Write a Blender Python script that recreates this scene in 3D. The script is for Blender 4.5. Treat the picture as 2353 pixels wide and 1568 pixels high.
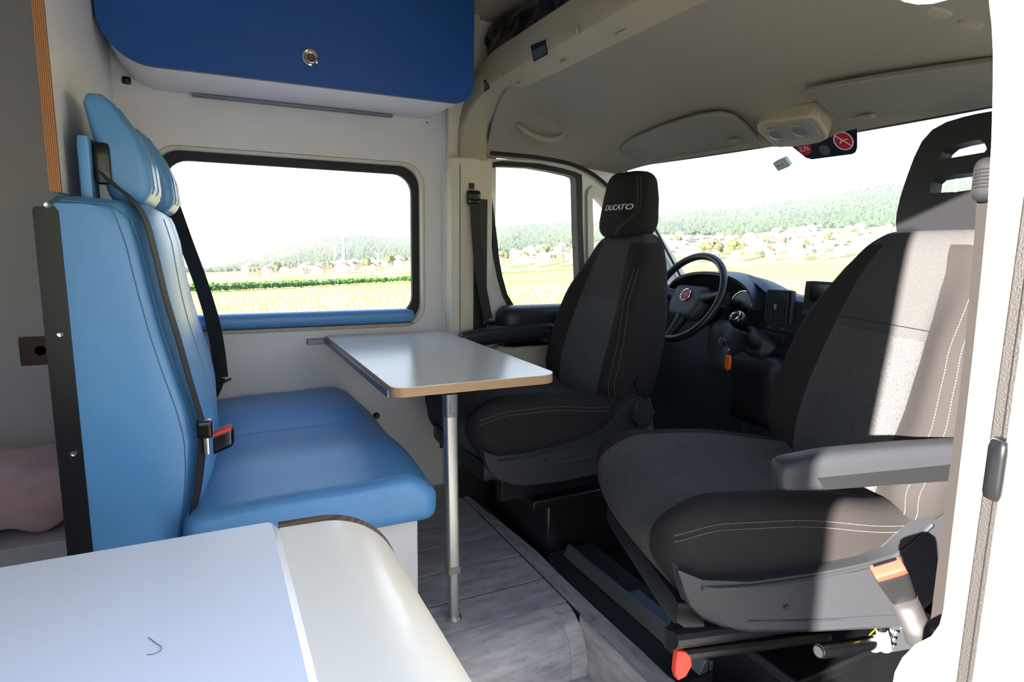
import bpy, math, random
from mathutils import Vector, Matrix, noise
from mathutils.geometry import tessellate_polygon
random.seed(7)
PI = math.pi
sc = bpy.context.scene
for o in list(bpy.data.objects): bpy.data.objects.remove(o)

# ------------------------------------------------------------------ camera
# van frame: +X to the nose, +Y to the driver's side, +Z up, z=0 living floor
FPX, CX, CY = 1420.0, 1176.5, 784.0
MR = Vector((0.89821961, -0.43928673, 0.01512278))      # camera right
MD = Vector((-0.05390865, -0.1442434, -0.98807272))     # camera down
MF = Vector((0.43622859, 0.88669105, -0.15324361))      # camera forward
CAM = Vector((0, 0, 1.066))
cd = bpy.data.cameras.new('camera'); co = bpy.data.objects.new('camera', cd)
sc.collection.objects.link(co)
co.matrix_world = Matrix(((MR.x, -MD.x, -MF.x, CAM.x), (MR.y, -MD.y, -MF.y, CAM.y), (MR.z, -MD.z, -MF.z, CAM.z), (0, 0, 0, 1)))
cd.sensor_width = 36; cd.lens = 36 * FPX / 2353; cd.clip_start = 0.02; cd.clip_end = 9000
sc.camera = co

def lin(c):
    return tuple(((v / 255) / 12.92 if v / 255 <= .04045 else ((v / 255 + .055) / 1.055) ** 2.4) for v in c)

# ------------------------------------------------------------------ sky and sun
w = bpy.data.worlds.new('sky'); sc.world = w; w.use_nodes = True
nt = w.node_tree; nt.nodes.clear()
wo = nt.nodes.new('ShaderNodeOutputWorld'); bg = nt.nodes.new('ShaderNodeBackground')
tc = nt.nodes.new('ShaderNodeTexCoord'); sx = nt.nodes.new('ShaderNodeSeparateXYZ'); rp = nt.nodes.new('ShaderNodeValToRGB')
nt.links.new(tc.outputs['Generated'], sx.inputs[0]); nt.links.new(sx.outputs['Z'], rp.inputs[0])
nt.links.new(rp.outputs[0], bg.inputs[0]); nt.links.new(bg.outputs[0], wo.inputs[0])
e = rp.color_ramp.elements
e[0].position = 0.0; e[0].color = (.97, .98, 1.0, 1)
e[1].position = 0.9; e[1].color = (.30, .50, .95, 1)
m_ = e.new(.3); m_.color = (.66, .80, 1.0, 1)
bg.inputs[1].default_value = 2.3
sun = bpy.data.lights.new('sun', 'SUN'); so = bpy.data.objects.new('sun', sun); sc.collection.objects.link(so)
SUN_AZ, SUN_EL = 20.5, 8.5
sd = Vector((math.cos(math.radians(SUN_EL)) * math.cos(math.radians(SUN_AZ)), math.cos(math.radians(SUN_EL)) * math.sin(math.radians(SUN_AZ)), -math.sin(math.radians(SUN_EL))))
so.rotation_euler = sd.to_track_quat('-Z', 'Y').to_euler(); so.location = (-5, -2, 3)
sun.energy = 56; sun.angle = math.radians(.7); sun.color = (1, .91, .82)
sc.view_settings.view_transform = 'Standard'; sc.view_settings.look = 'None'
sc.view_settings.gamma = 1; sc.view_settings.use_curve_mapping = False
sc.view_settings.exposure = 0.13

# ------------------------------------------------------------------ pixel -> place helpers
def ray(px, py): return MR * (px - CX) + MD * (py - CY) + MF * FPX
def PX(px, py, x): d = ray(px, py); return CAM + d * ((x - CAM.x) / d.x)
def PY(px, py, y): d = ray(px, py); return CAM + d * ((y - CAM.y) / d.y)
def PZ(px, py, z): d = ray(px, py); return CAM + d * ((z - CAM.z) / d.z)
def PP(px, py, p, n): d = ray(px, py); return CAM + d * ((Vector(p) - CAM).dot(Vector(n)) / d.dot(Vector(n)))
def PR(px, py, r): d = ray(px, py); return CAM + d * (r / math.hypot(d.x, d.y))

# ------------------------------------------------------------------ materials
MATS = {}
def mat(name, col, rough=.5, metal=0., n=None, var=0., bump=0., bs=None, spec=.5, coat=0., stretch=(1, 1, 1), emit=None):
    if name in MATS: return MATS[name]
    m = bpy.data.materials.new(name); m.use_nodes = True; t = m.node_tree
    b = t.nodes['Principled BSDF']; c = lin(col)
    b.inputs['Base Color'].default_value = (*c, 1); b.inputs['Roughness'].default_value = rough
    b.inputs['Metallic'].default_value = metal; b.inputs['Specular IOR Level'].default_value = spec
    b.inputs['Coat Weight'].default_value = coat
    if n or bump:
        co_ = t.nodes.new('ShaderNodeTexCoord'); mp = t.nodes.new('ShaderNodeMapping')
        mp.inputs['Scale'].default_value = stretch
        t.links.new(co_.outputs['Object'], mp.inputs[0])
    if n and var:
        tx = t.nodes.new('ShaderNodeTexNoise'); tx.inputs['Scale'].default_value = n; tx.inputs['Detail'].default_value = 4
        t.links.new(mp.outputs[0], tx.inputs['Vector'])
        r = t.nodes.new('ShaderNodeValToRGB'); r.color_ramp.elements[0].position = .3; r.color_ramp.elements[1].position = .7
        r.color_ramp.elements[0].color = (*[max(0, v * (1 - var)) for v in c], 1); r.color_ramp.elements[1].color = (*[min(1, v * (1 + var)) for v in c], 1)
        t.links.new(tx.outputs[0], r.inputs[0]); t.links.new(r.outputs[0], b.inputs['Base Color'])
    if bump:
        tb = t.nodes.new('ShaderNodeTexNoise'); tb.inputs['Scale'].default_value = bs or n or 200; tb.inputs['Detail'].default_value = 3
        t.links.new(mp.outputs[0], tb.inputs['Vector'])
        bn = t.nodes.new('ShaderNodeBump'); bn.inputs['Strength'].default_value = bump; bn.inputs['Distance'].default_value = .002
        t.links.new(tb.outputs[0], bn.inputs['Height']); t.links.new(bn.outputs[0], b.inputs['Normal'])
    MATS[name] = m; return m

white = mat('white_laminate', (216, 214, 214), .38, n=6, var=.025, bump=.05, bs=300)
worktop_m = mat('worktop_white', (228, 230, 238), .3, n=3, var=.02)
cream_lam = mat('cream_laminate', (236, 230, 215), .28, coat=.2)
trim_m = mat('beige_trim_plastic', (206, 198, 180), .55, n=20, var=.03, bump=.15, bs=500)
liner_m = mat('headliner_fabric', (150, 144, 130), .95, n=350, var=.07, bump=.3, bs=600, spec=.1)
beam_m = mat('beam_plastic', (164, 155, 130), .6, n=20, var=.03, bump=.2, bs=500)
visor_m = mat('visor_vinyl', (132, 130, 118), .8, n=300, var=.05, bump=.2, bs=500, spec=.2)
blue_lam = mat('blue_laminate', (6, 74, 146), .45, n=4, var=.06, bump=.08, bs=250, stretch=(.4, 1, 3))
leather = mat('blue_leatherette', (88, 146, 200), .36, n=5, var=.05, bump=.22, bs=260)
leather_seam = mat('blue_seam_thread', (84, 128, 165), .6)
black_pl = mat('black_plastic', (26, 27, 29), .45, bump=.2, bs=500)
black_gl = mat('black_gloss_plastic', (14, 15, 17), .2)
black_mt = mat('black_painted_metal', (20, 20, 22), .35, n=8, var=.15)
rubber = mat('black_rubber', (30, 29, 30), .65)
seal_m = mat('grey_rubber_seal', (27, 25, 24), .6, n=300, var=.08, bump=.4, bs=400)
grey_pl = mat('slate_grey_plastic', (44, 46, 50), .5, bump=.2, bs=500)
dash_m = mat('dash_plastic', (54, 62, 72), .5, bump=.25, bs=400)
fab_dark = mat('dark_side_fabric', (42, 40, 40), .95, n=700, var=.12, bump=.3, bs=900, spec=.15)
fab_mid = mat('speckled_centre_fabric', (74, 74, 75), .95, n=420, var=.5, bump=.4, bs=600, spec=.15)
fab_yoke = mat('yoke_fabric', (66, 66, 67), .95, n=500, var=.2, bump=.3, bs=700, spec=.15)
thread = mat('pale_thread', (128, 120, 112), .8)
letter_m = mat('silver_embroidery', (205, 205, 208), .6)
alu = mat('brushed_aluminium', (190, 190, 186), .32, metal=.85)
alu_dark = mat('galvanised_steel', (120, 125, 132), .4, metal=.7)
chrome = mat('chrome', (225, 222, 215), .12, metal=1)
brass_d = mat('bronze_plate', (96, 78, 72), .45, metal=.4)
web = mat('belt_webbing', (34, 32, 32), .7, n=900, var=.15, bump=.3, bs=1200)
web_b = mat('brown_belt_webbing', (27, 23, 21), .8, n=900, var=.15, bump=.3, bs=1200)
red_pl = mat('red_plastic', (216, 62, 48), .4)
orange_pl = mat('orange_plastic', (240, 110, 12), .4)
yellow_pl = mat('yellow_plastic', (236, 208, 20), .4)
white_pl = mat('white_plastic', (226, 224, 220), .4)
body_white = mat('white_car_paint', (240, 239, 230), .3, coat=.4)
door_paint = mat('door_frame_paint', (208, 208, 210), .35, coat=.3)
pink_m = mat('pink_bedding', (226, 190, 190), .9, n=14, var=.1, bump=.4, bs=30)
bag_m = mat('black_polythene', (24, 26, 30), .22, n=10, var=.3, bump=.5, bs=22)
lens_m = mat('lamp_lens', (138, 134, 120), .3)
carpet = mat('black_cab_carpet', (26, 25, 25), .95, n=300, var=.3, bump=.5, bs=500, spec=.1)
ceil_m = mat('roof_panel', (190, 182, 160), .6)
navy = mat('navy_sticker', (14, 22, 48), .5)
red_st = mat('red_sticker', (188, 40, 52), .5)
wht_st = mat('white_print', (226, 216, 214), .6)
grey_st = mat('grey_green_print', (72, 88, 80), .6)

def plywood():
    m = bpy.data.materials.new('plywood_edge'); m.use_nodes = True; t = m.node_tree; b = t.nodes['Principled BSDF']
    return m, t, b
def ply_mat(name, axis, scale, c1=(150, 98, 58), c2=(196, 150, 104)):
    m = bpy.data.materials.new(name); m.use_nodes = True; t = m.node_tree; b = t.nodes['Principled BSDF']
    tcn = t.nodes.new('ShaderNodeTexCoord'); wv = t.nodes.new('ShaderNodeTexWave'); wv.bands_direction = axis
    wv.inputs['Scale'].default_value = scale; wv.inputs['Distortion'].default_value = .6; wv.inputs['Detail'].default_value = 2
    r = t.nodes.new('ShaderNodeValToRGB'); r.color_ramp.elements[0].color = (*lin(c1), 1); r.color_ramp.elements[1].color = (*lin(c2), 1)
    t.links.new(tcn.outputs['Object'], wv.inputs['Vector']); t.links.new(wv.outputs[0], r.inputs[0]); t.links.new(r.outputs[0], b.inputs['Base Color'])
    b.inputs['Roughness'].default_value = .6
    return m
ply_x = ply_mat('plywood_edge_upright', 'X', 95, (122, 74, 40), (188, 132, 82))
ply_z = ply_mat('plywood_edge_flat', 'Z', 70, (166, 122, 84), (208, 176, 138))
ply_r = ply_mat('plywood_edge_dark', 'Z', 60, (70, 54, 46), (104, 84, 70))

def vinyl(nm_, st_):
    m = bpy.data.materials.new(nm_); m.use_nodes = True; t = m.node_tree; b = t.nodes['Principled BSDF']
    tcn = t.nodes.new('ShaderNodeTexCoord'); oi = t.nodes.new('ShaderNodeObjectInfo')
    ad = t.nodes.new('ShaderNodeVectorMath'); ad.operation = 'ADD'
    t.links.new(tcn.outputs['Object'], ad.inputs[0])
    sc_ = t.nodes.new('ShaderNodeVectorMath'); sc_.operation = 'SCALE'; sc_.inputs['Scale'].default_value = 9
    cb = t.nodes.new('ShaderNodeCombineXYZ'); t.links.new(oi.outputs['Random'], cb.inputs[0]); t.links.new(oi.outputs['Random'], cb.inputs[1])
    t.links.new(cb.outputs[0], sc_.inputs[0]); t.links.new(sc_.outputs[0], ad.inputs[1])
    mp = t.nodes.new('ShaderNodeMapping'); mp.inputs['Scale'].default_value = st_; t.links.new(ad.outputs[0], mp.inputs[0])
    n1 = t.nodes.new('ShaderNodeTexNoise'); n1.inputs['Scale'].default_value = 2.2; n1.inputs['Detail'].default_value = 8; n1.inputs['Roughness'].default_value = .65
    t.links.new(mp.outputs[0], n1.inputs['Vector'])
    r = t.nodes.new('ShaderNodeValToRGB')
    r.color_ramp.elements[0].position = .3; r.color_ramp.elements[0].color = (*lin((138, 135, 136)), 1)
    r.color_ramp.elements[1].position = .72; r.color_ramp.elements[1].color = (*lin((204, 200, 198)), 1)
    k = r.color_ramp.elements.new(.5); k.color = (*lin((176, 172, 171)), 1)
    t.links.new(n1.outputs[0], r.inputs[0])
    hs = t.nodes.new('ShaderNodeHueSaturation'); mr = t.nodes.new('ShaderNodeMapRange'); mr.inputs[3].default_value = .86; mr.inputs[4].default_value = 1.1
    t.links.new(oi.outputs['Random'], mr.inputs[0]); t.links.new(mr.outputs[0], hs.inputs['Value']); t.links.new(r.outputs[0], hs.inputs['Color'])
    t.links.new(hs.outputs[0], b.inputs['Base Color']); b.inputs['Roughness'].default_value = .5
    bp = t.nodes.new('ShaderNodeBump'); bp.inputs['Strength'].default_value = .2; bp.inputs['Distance'].default_value = .001
    t.links.new(n1.outputs[0], bp.inputs['Height']); t.links.new(bp.outputs[0], b.inputs['Normal'])
    return m
vinyl_m = vinyl('grey_wood_vinyl', (4, 15, 15)); vinyl_y = vinyl('grey_wood_vinyl_cross', (15, 4, 15))
joint_m = mat('dark_floor_joint', (56, 53, 52), .7)

def glass_mat(name, tint=(1, 1, 1), refl=.06):
    m = bpy.data.materials.new(name); m.use_nodes = True; t = m.node_tree; t.nodes.clear()
    o = t.nodes.new('ShaderNodeOutputMaterial'); tr = t.nodes.new('ShaderNodeBsdfTransparent'); tr.inputs[0].default_value = (*tint, 1)
    g = t.nodes.new('ShaderNodeBsdfGlossy'); g.inputs['Roughness'].default_value = .02
    lw = t.nodes.new('ShaderNodeLayerWeight'); lw.inputs[0].default_value = .5
    pw_ = t.nodes.new('ShaderNodeMath'); pw_.operation = 'POWER'; pw_.inputs[1].default_value = 5; t.links.new(lw.outputs['Facing'], pw_.inputs[0])
    fr = t.nodes.new('ShaderNodeMath'); fr.operation = 'MULTIPLY_ADD'; fr.inputs[1].default_value = .5; fr.inputs[2].default_value = .02; t.links.new(pw_.outputs[0], fr.inputs[0])
    mx = t.nodes.new('ShaderNodeMixShader'); t.links.new(fr.outputs[0], mx.inputs[0]); t.links.new(tr.outputs[0], mx.inputs[1]); t.links.new(g.outputs[0], mx.inputs[2])
    t.links.new(mx.outputs[0], o.inputs[0]); return m
glass_m = glass_mat('clear_glass', (.96, .98, .98))

# ------------------------------------------------------------------ mesh builder
COL = sc.collection
W = {}
class B:
    def __init__(s): s.v = []; s.f = []; s.mi = []
    def add(s, vs, fs, mi=0):
        o = len(s.v); s.v += [Vector(p) for p in vs]
        for k, f in enumerate(fs):
            s.f.append([i + o for i in f]); s.mi.append(mi if isinstance(mi, int) else mi[k])
        return s
    def box(s, x0, x1, y0, y1, z0, z1, mi=0):
        vs = [(x, y, z) for x in (x0, x1) for y in (y0, y1) for z in (z0, z1)]
        return s.add(vs, [(0, 1, 3, 2), (4, 6, 7, 5), (0, 4, 5, 1), (2, 3, 7, 6), (0, 2, 6, 4), (1, 5, 7, 3)], mi)
    def plate(s, loops, off, mi=0, mside=None):
        """polygon loops in 3D (first outer, then holes), extruded by vector off"""
        loops = [[Vector(p) for p in l] for l in loops]; off = Vector(off)
        tri = tessellate_polygon(loops); pts = [p for l in loops for p in l]; n = len(pts)
        nrm = Vector()
        for t in tri: nrm += (pts[t[1]] - pts[t[0]]).cross(pts[t[2]] - pts[t[0]])
        fl = nrm.dot(off) > 0
        fs = []
        for t in tri:
            a = t if not fl else t[::-1]
            fs.append(tuple(a)); fs.append(tuple(i + n for i in a[::-1]))
        nt_ = len(fs); o = 0
        for l in loops:
            m = len(l)
            for i in range(m):
                j = (i + 1) % m; fs.append((o + i, o + j, o + j + n, o + i + n))
            o += m
        ms = mi if mside is None else mside
        return s.add(pts + [p + off for p in pts], fs, [mi] * nt_ + [ms] * (len(fs) - nt_))
    def tube(s, pts, r, seg=8, mi=0, closed=False):
        pts = [Vector(p) for p in pts]; n = len(pts); rs = r if isinstance(r, (list, tuple)) else [r] * n
        vs = []; up = None
        for i, p in enumerate(pts):
            if closed: t = pts[(i + 1) % n] - pts[i - 1]
            else: t = pts[min(i + 1, n - 1)] - pts[max(i - 1, 0)]
            t.normalize()
            if up is None: up = t.orthogonal().normalized()
            up = (up - t * up.dot(t)).normalized(); b = t.cross(up)
            for k in range(seg):
                a = 2 * PI * k / seg; vs.append(p + (up * math.cos(a) + b * math.sin(a)) * rs[i])
        fs = []
        for i in range(n if closed else n - 1):
            j = (i + 1) % n
            for k in range(seg):
                l = (k + 1) % seg; fs.append((i * seg + k, i * seg + l, j * seg + l, j * seg + k))
        if not closed: fs += [tuple(range(seg))[::-1], tuple((n - 1) * seg + k for k in range(seg))]
        return s.add(vs, fs, mi)
    def cyl(s, a, b, r, seg=20, mi=0): return s.tube([a, b], r, seg, mi)
    def lathe(s, prof, c, ax, seg=24, mi=0):
        """prof: (radius, along) pairs, about axis ax through c"""
        ax = Vector(ax).normalized(); u = ax.orthogonal().normalized(); v = ax.cross(u); vs = []; n = len(prof)
        for (r, h) in prof:
            for k in range(seg):
                a = 2 * PI * k / seg; vs.append(Vector(c) + ax * h + (u * math.cos(a) + v * math.sin(a)) * max(r, 1e-5))
        fs = [(i * seg + k, i * seg + (k + 1) % seg, (i + 1) * seg + (k + 1) % seg, (i + 1) * seg + k) for i in range(n - 1) for k in range(seg)]
        fs += [tuple(range(seg))[::-1], tuple((n - 1) * seg + k for k in range(seg))]
        return s.add(vs, fs, mi)
    def ribbon(s, pts, wdir, width, th, mi=0):
        """flat strap along pts; wdir = width direction (vector or list)"""
        pts = [Vector(p) for p in pts]; n = len(pts); vs = []
        for i, p in enumerate(pts):
            t = (pts[min(i + 1, n - 1)] - pts[max(i - 1, 0)]).normalized()
            wd = Vector(wdir[i] if isinstance(wdir, list) else wdir); wd = (wd - t * wd.dot(t)).normalized(); nn = t.cross(wd)
            for (a, b) in ((-1, -1), (1, -1), (1, 1), (-1, 1)): vs.append(p + wd * a * width / 2 + nn * b * th / 2)
        fs = [(i * 4 + k, i * 4 + (k + 1) % 4, i * 4 + 4 + (k + 1) % 4, i * 4 + 4 + k) for i in range(n - 1) for k in range(4)]
        fs += [(3, 2, 1, 0), tuple((n - 1) * 4 + k for k in range(4))]
        return s.add(vs, fs, mi)
    def grid(s, fn, nu, nv, mi=0, th=None):
        """open sheet; with th (vector) it becomes a closed slab"""
        vs = [Vector(fn(i / nu, j / nv)) for i in range(nu + 1) for j in range(nv + 1)]
        q = lambda i, j: i * (nv + 1) + j
        fs = [(q(i, j), q(i + 1, j), q(i + 1, j + 1), q(i, j + 1)) for i in range(nu) for j in range(nv)]
        if th is not None:
            n = len(vs); th = Vector(th); vs2 = [p + th for p in vs]
            f2 = [tuple(i + n for i in f[::-1]) for f in fs]
            rim = [q(i, 0) for i in range(nu)] + [q(nu, j) for j in range(nv)] + [q(i, nv) for i in range(nu, 0, -1)] + [q(0, j) for j in range(nv, 0, -1)]
            side = [(rim[k], rim[(k + 1) % len(rim)] , rim[(k + 1) % len(rim)] + n, rim[k] + n) for k in range(len(rim))]
            vs += vs2; fs = fs + f2 + side
        return s.add(vs, fs, mi)
    def rbox(s, c, h, r, n=10, fn=None, mi=0, pw=.8):
        c = Vector(c); idx = {}; vs = []; fs = []; ms = []
        if isinstance(n, int): n = (n, n, n)
        def wp(i, m):
            t = 2 * i / m - 1; return math.copysign(abs(t) ** pw, t)
        def vert(i, j, k):
            key = (i, j, k)
            if key not in idx:
                p = Vector((wp(i, n[0]) * h[0], wp(j, n[1]) * h[1], wp(k, n[2]) * h[2]))
                q = Vector([max(-(h[a] - r), min(h[a] - r, p[a])) for a in range(3)]); d = p - q
                if d.length > 1e-9: p = q + d.normalized() * r
                idx[key] = len(vs); vs.append(p)
            return idx[key]
        for a in range(3):
            b_, c_ = (a + 1) % 3, (a + 2) % 3
            for sd_ in (0, n[a]):
                for i in range(n[b_]):
                    for j in range(n[c_]):
                        q = []
                        for (di, dj) in ((0, 0), (1, 0), (1, 1), (0, 1)):
                            k = [0, 0, 0]; k[a] = sd_; k[b_] = i + di; k[c_] = j + dj; q.append(vert(*k))
                        fs.append(tuple(q if sd_ else q[::-1]))
        for f in fs:
            if callable(mi):
                cc = sum((vs[i] for i in f), Vector()) / 4; ms.append(mi(cc))
            else: ms.append(mi)
        out = [c + (Vector(fn(p)) if fn else p) for p in vs]
        return s.add(out, fs, ms)

def link(o, parent=None, Wm=None):
    COL.objects.link(o)
    if parent is not None: o.parent = parent
    W[o.name] = Wm
    return o
def props(o, label=None, cat=None, group=None, kind=None):
    if label: o['label'] = label
    if cat: o['category'] = cat
    if group: o['group'] = group
    if kind: o['kind'] = kind
    return o
def empty(name, loc, rz=0, label=None, cat=None, group=None):
    o = bpy.data.objects.new(name, None); o.empty_display_size = .05
    o.location = loc; o.rotation_euler = (0, 0, rz)
    link(o, None, Matrix.Translation(Vector(loc)) @ Matrix.Rotation(rz, 4, 'Z'))
    return props(o, label, cat, group)
def make(b, name, m, parent=None, label=None, cat=None, group=None, kind=None, bevel=0, smooth=35, local=False, sub=0, seg=2):
    """mesh object from builder b (world coordinates unless local=True)"""
    me = bpy.data.meshes.new(name)
    if parent is not None:
        Wm = W[parent.name]; inv = Matrix.Identity(4) if local else Wm.inverted()
    else:
        n = len(b.v); c = Vector((sum(p.x for p in b.v) / n, sum(p.y for p in b.v) / n, min(p.z for p in b.v)))
        Wm = Matrix.Translation(c); inv = Wm.inverted()
    me.from_pydata([tuple(inv @ p) for p in b.v], [], [tuple(f) for f in b.f])
    for x in (m if isinstance(m, (list, tuple)) else [m]): me.materials.append(x)
    me.polygons.foreach_set('material_index', b.mi)
    me.validate()
    if smooth:
        me.polygons.foreach_set('use_smooth', [True] * len(me.polygons)); me.set_sharp_from_angle(angle=math.radians(smooth))
    me.update()
    o = bpy.data.objects.new(name, me)
    if parent is None: o.matrix_world = Wm
    link(o, parent, Wm)
    if bevel:
        md = o.modifiers.new('bevel', 'BEVEL'); md.width = bevel; md.segments = seg; md.limit_method = 'ANGLE'; md.angle_limit = math.radians(40)
    if sub:
        md = o.modifiers.new('subd', 'SUBSURF'); md.levels = sub; md.render_levels = sub
    return props(o, label, cat, group, kind)
def S(name, b, m, **k): return make(b, name, m, kind='structure', **k)

def rrect(x0, x1, z0, z1, r, seg=6, rs=None):
    rs = rs or (r, r, r, r)      # bl, br, tr, tl
    out = []
    for (cx, cz, a0, rr) in ((x0 + rs[0], z0 + rs[0], PI, rs[0]), (x1 - rs[1], z0 + rs[1], 1.5 * PI, rs[1]), (x1 - rs[2], z1 - rs[2], 0, rs[2]), (x0 + rs[3], z1 - rs[3], .5 * PI, rs[3])):
        for k in range(seg + 1):
            a = a0 + .5 * PI * k / seg; out.append((cx + rr * math.cos(a), cz + rr * math.sin(a)))
    return out
def XZ(l, y): return [(a, y, b) for a, b in l]
def XY(l, z): return [(a, b, z) for a, b in l]
def YZ(l, x): return [(x, a, b) for a, b in l]
def smoothstep(a, b, t):
    t = max(0, min(1, (t - a) / (b - a))); return t * t * (3 - 2 * t)
def interp(tab, x):
    if x <= tab[0][0]: return tab[0][1]
    for (a, p), (b, q) in zip(tab, tab[1:]):
        if x <= b: return p + (q - p) * (x - a) / (b - a)
    return tab[-1][1]
def spline(pts, n=6):
    pts = [Vector(p) for p in pts]; out = []
    for i in range(len(pts) - 1):
        p0 = pts[max(i - 1, 0)]; p1 = pts[i]; p2 = pts[i + 1]; p3 = pts[min(i + 2, len(pts) - 1)]
        for k in range(n):
            t = k / n; out.append(.5 * ((2 * p1) + (p2 - p0) * t + (2 * p0 - 5 * p1 + 4 * p2 - p3) * t * t + (3 * p1 - p0 - 3 * p2 + p3) * t ** 3))
    out.append(pts[-1]); return out
def text_part(body, name, m, parent, pos, right, up, size, label=None, shear=0, extrude=.0006, bold=0, fn=None):
    cu = bpy.data.curves.new(name, 'FONT'); cu.body = body; cu.size = size; cu.shear = shear; cu.extrude = extrude; cu.align_x = 'CENTER'; cu.align_y = 'CENTER'; cu.offset = bold; cu.resolution_u = 3
    tmp = bpy.data.objects.new('tmp', cu); COL.objects.link(tmp)
    me = bpy.data.meshes.new_from_object(tmp.evaluated_get(bpy.context.evaluated_depsgraph_get()))
    bpy.data.objects.remove(tmp); bpy.data.curves.remove(cu)
    if fn:
        b = B(); b.add([fn(*v.co) for v in me.vertices], [tuple(f.vertices) for f in me.polygons]); bpy.data.meshes.remove(me)
        return make(b, name, m, parent, label=label, smooth=0)
    r = Vector(right).normalized(); u = Vector(up); u = (u - r * u.dot(r)).normalized(); n = r.cross(u); p = Vector(pos)
    b = B(); b.add([p + r * v.co.x + u * v.co.y + n * v.co.z for v in me.vertices], [tuple(f.vertices) for f in me.polygons]); bpy.data.meshes.remove(me)
    return make(b, name, m, parent, label=label, smooth=0)
def stitches(parent, paths, name='stitching', local=True, r=.0007, seg=.006, gap=.4):
    b = B()
    for path in paths:
        path = [Vector(p) for p in path]; acc = 0
        L = [0]
        for a, c in zip(path, path[1:]): L.append(L[-1] + (c - a).length)
        def at(d):
            for i in range(len(path) - 1):
                if d <= L[i + 1]: return path[i].lerp(path[i + 1], (d - L[i]) / max(1e-9, L[i + 1] - L[i]))
            return path[-1]
        d = 0
        while d + seg * (1 - gap) < L[-1]:
            b.tube([at(d), at(d + seg * (1 - gap))], r, 4); d += seg
    return make(b, name, thread, parent, local=local)

YL, XB = 2.51, .897            # driver-side panel, B-pillar plane
exec_order = []
# ================================================================== STRUCTURE
# ---- floor: raised living floor of vinyl planks, rounded step, lower floor
fl = S('floor', B().box(-2.2, .93, 1.47, YL + .02, -.12, -.004), joint_m)
rows = [1.475, 1.62, 1.79, 1.96, 2.13, 2.30, 2.505]
for i in range(len(rows) - 1):
    cuts = [-2.2, -1.1 + .17 * i, -.25 + .11 * (i % 3), .27 + .13 * ((i * 2) % 4), .928]
    for a, c in zip(cuts, cuts[1:]):
        make(B().box(a + .0032, c - .0032, rows[i] + .0032, rows[i + 1] - .0032, -.004, 0), 'plank', vinyl_m, fl, bevel=.0012)
ycut = [.52, .98, 1.36, 1.62, 1.80, 2.02, 2.22, 2.40]
edge_x = [.99, .99, .985, .985, .99, .975, .96, .95]
S('trim_1', B().box(.932, .982, .52, 2.40, -.14, -.004), joint_m)
t1 = bpy.data.objects['trim_1']
for i in range(len(ycut) - 1):
    make(B().plate([[(.9315, ycut[i] + .001, -.004), (edge_x[i], ycut[i] + .001, -.004), (edge_x[i + 1], ycut[i + 1] - .001, -.004), (.9315, ycut[i + 1] - .001, -.004)]], (0, 0, .004)), 'border_plank', vinyl_y, t1)
# cladding of the plinth side, facing the step well
for a, c in ((.52, 1.0), (1.002, 1.19), (1.192, 1.40)):
    make(B().box(.922, .932, a, c, -.16, 0.0), 'cladding_board', vinyl_y, t1, bevel=.002)
# rounded step front
prof = [(1.475, 0.0)] + [(1.47 - .12 * math.sin(a), -.12 + .12 * math.cos(a)) for a in [PI / 2 * k / 10 for k in range(11)]] + [(1.35, -.16)]
st = S('trim_2', B().box(-1.2, .92, 1.40, 1.47, -.16, -.03), joint_m)
for a, c in ((-1.2, -.2), (-.199, .868), (.869, .921)):
    b = B(); pr = [(a, y, z) for y, z in prof] + [(a, 1.40, -.16), (a, 1.475, -.02)]
    b.plate([pr], (c - a, 0, 0)); make(b, 'step_board', vinyl_m, st, smooth=50)
f2 = S('floor_step_well', B().box(-2.2, .93, .50, 1.40, -.24, -.164), joint_m)
for i, (a, c) in enumerate(((.50, .68), (.68, .86), (.86, 1.04), (1.04, 1.22), (1.22, 1.40))):
    cuts = [-1.2, -.3 + .1 * i, .45 + .14 * ((i * 3) % 3), .93]
    for p, q in zip(cuts, cuts[1:]):
        make(B().box(p + .001, q - .001, a + .001, c - .001, -.164, -.16), 'plank', vinyl_m, f2, bevel=.0012)
S('floor_cab', B().box(.984, 2.4, .5, 2.46, -.2, -.06), carpet)

# ---- driver-side wall with window opening
WX0, WX1, WZ0, WZ1 = -.16, .822, .722, 1.392
hole = rrect(WX0, WX1, WZ0, WZ1, .09)
added_hole6 = rrect(-1.95, -.85, .75, 1.35, .08)
wl = S('wall_left', B().plate([XZ([(-2.2, -.12), (XB, -.12), (XB, 2.0), (-2.2, 2.0)], YL), XZ(hole, YL), XZ(added_hole6, YL)], (0, .045, 0)), white)
# reveal ring in cream, then outer body skin
inn = rrect(WX0 + .002, WX1 - .002, WZ0 + .002, WZ1 - .002, .088)
inn2 = rrect(WX0 + .012, WX1 - .012, WZ0 + .012, WZ1 - .012, .085)
make(B().plate([XZ(inn, YL - .002), XZ(inn2, YL - .002)], (0, .055, 0)), 'reveal_lining', trim_m, wl, smooth=50)
S('wall_left_skin', B().plate([XZ([(-2.2, -.7), (XB + .02, -.7), (XB + .02, 2.0), (-2.2, 2.0)], YL + .056), XZ(rrect(WX0 - .03, WX1 + .03, WZ0 - .03, WZ1 + .03, .1), YL + .056), XZ(added_hole6, YL + .056)], (0, .01, 0)), body_white)
w6 = S('added_window_6', B().plate([XZ(rrect(-1.951, -.849, .749, 1.351, .08), YL + .0455), XZ(rrect(-1.91, -.89, .79, 1.31, .07), YL + .0455)], (0, .01, 0)), rubber)  # unseen window added to let more sky light into the rear corner
make(B().plate([XZ(rrect(-1.912, -.888, .788, 1.312, .07), YL + .049)], (0, .004, 0)), 'pane', glass_m, w6)
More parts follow.
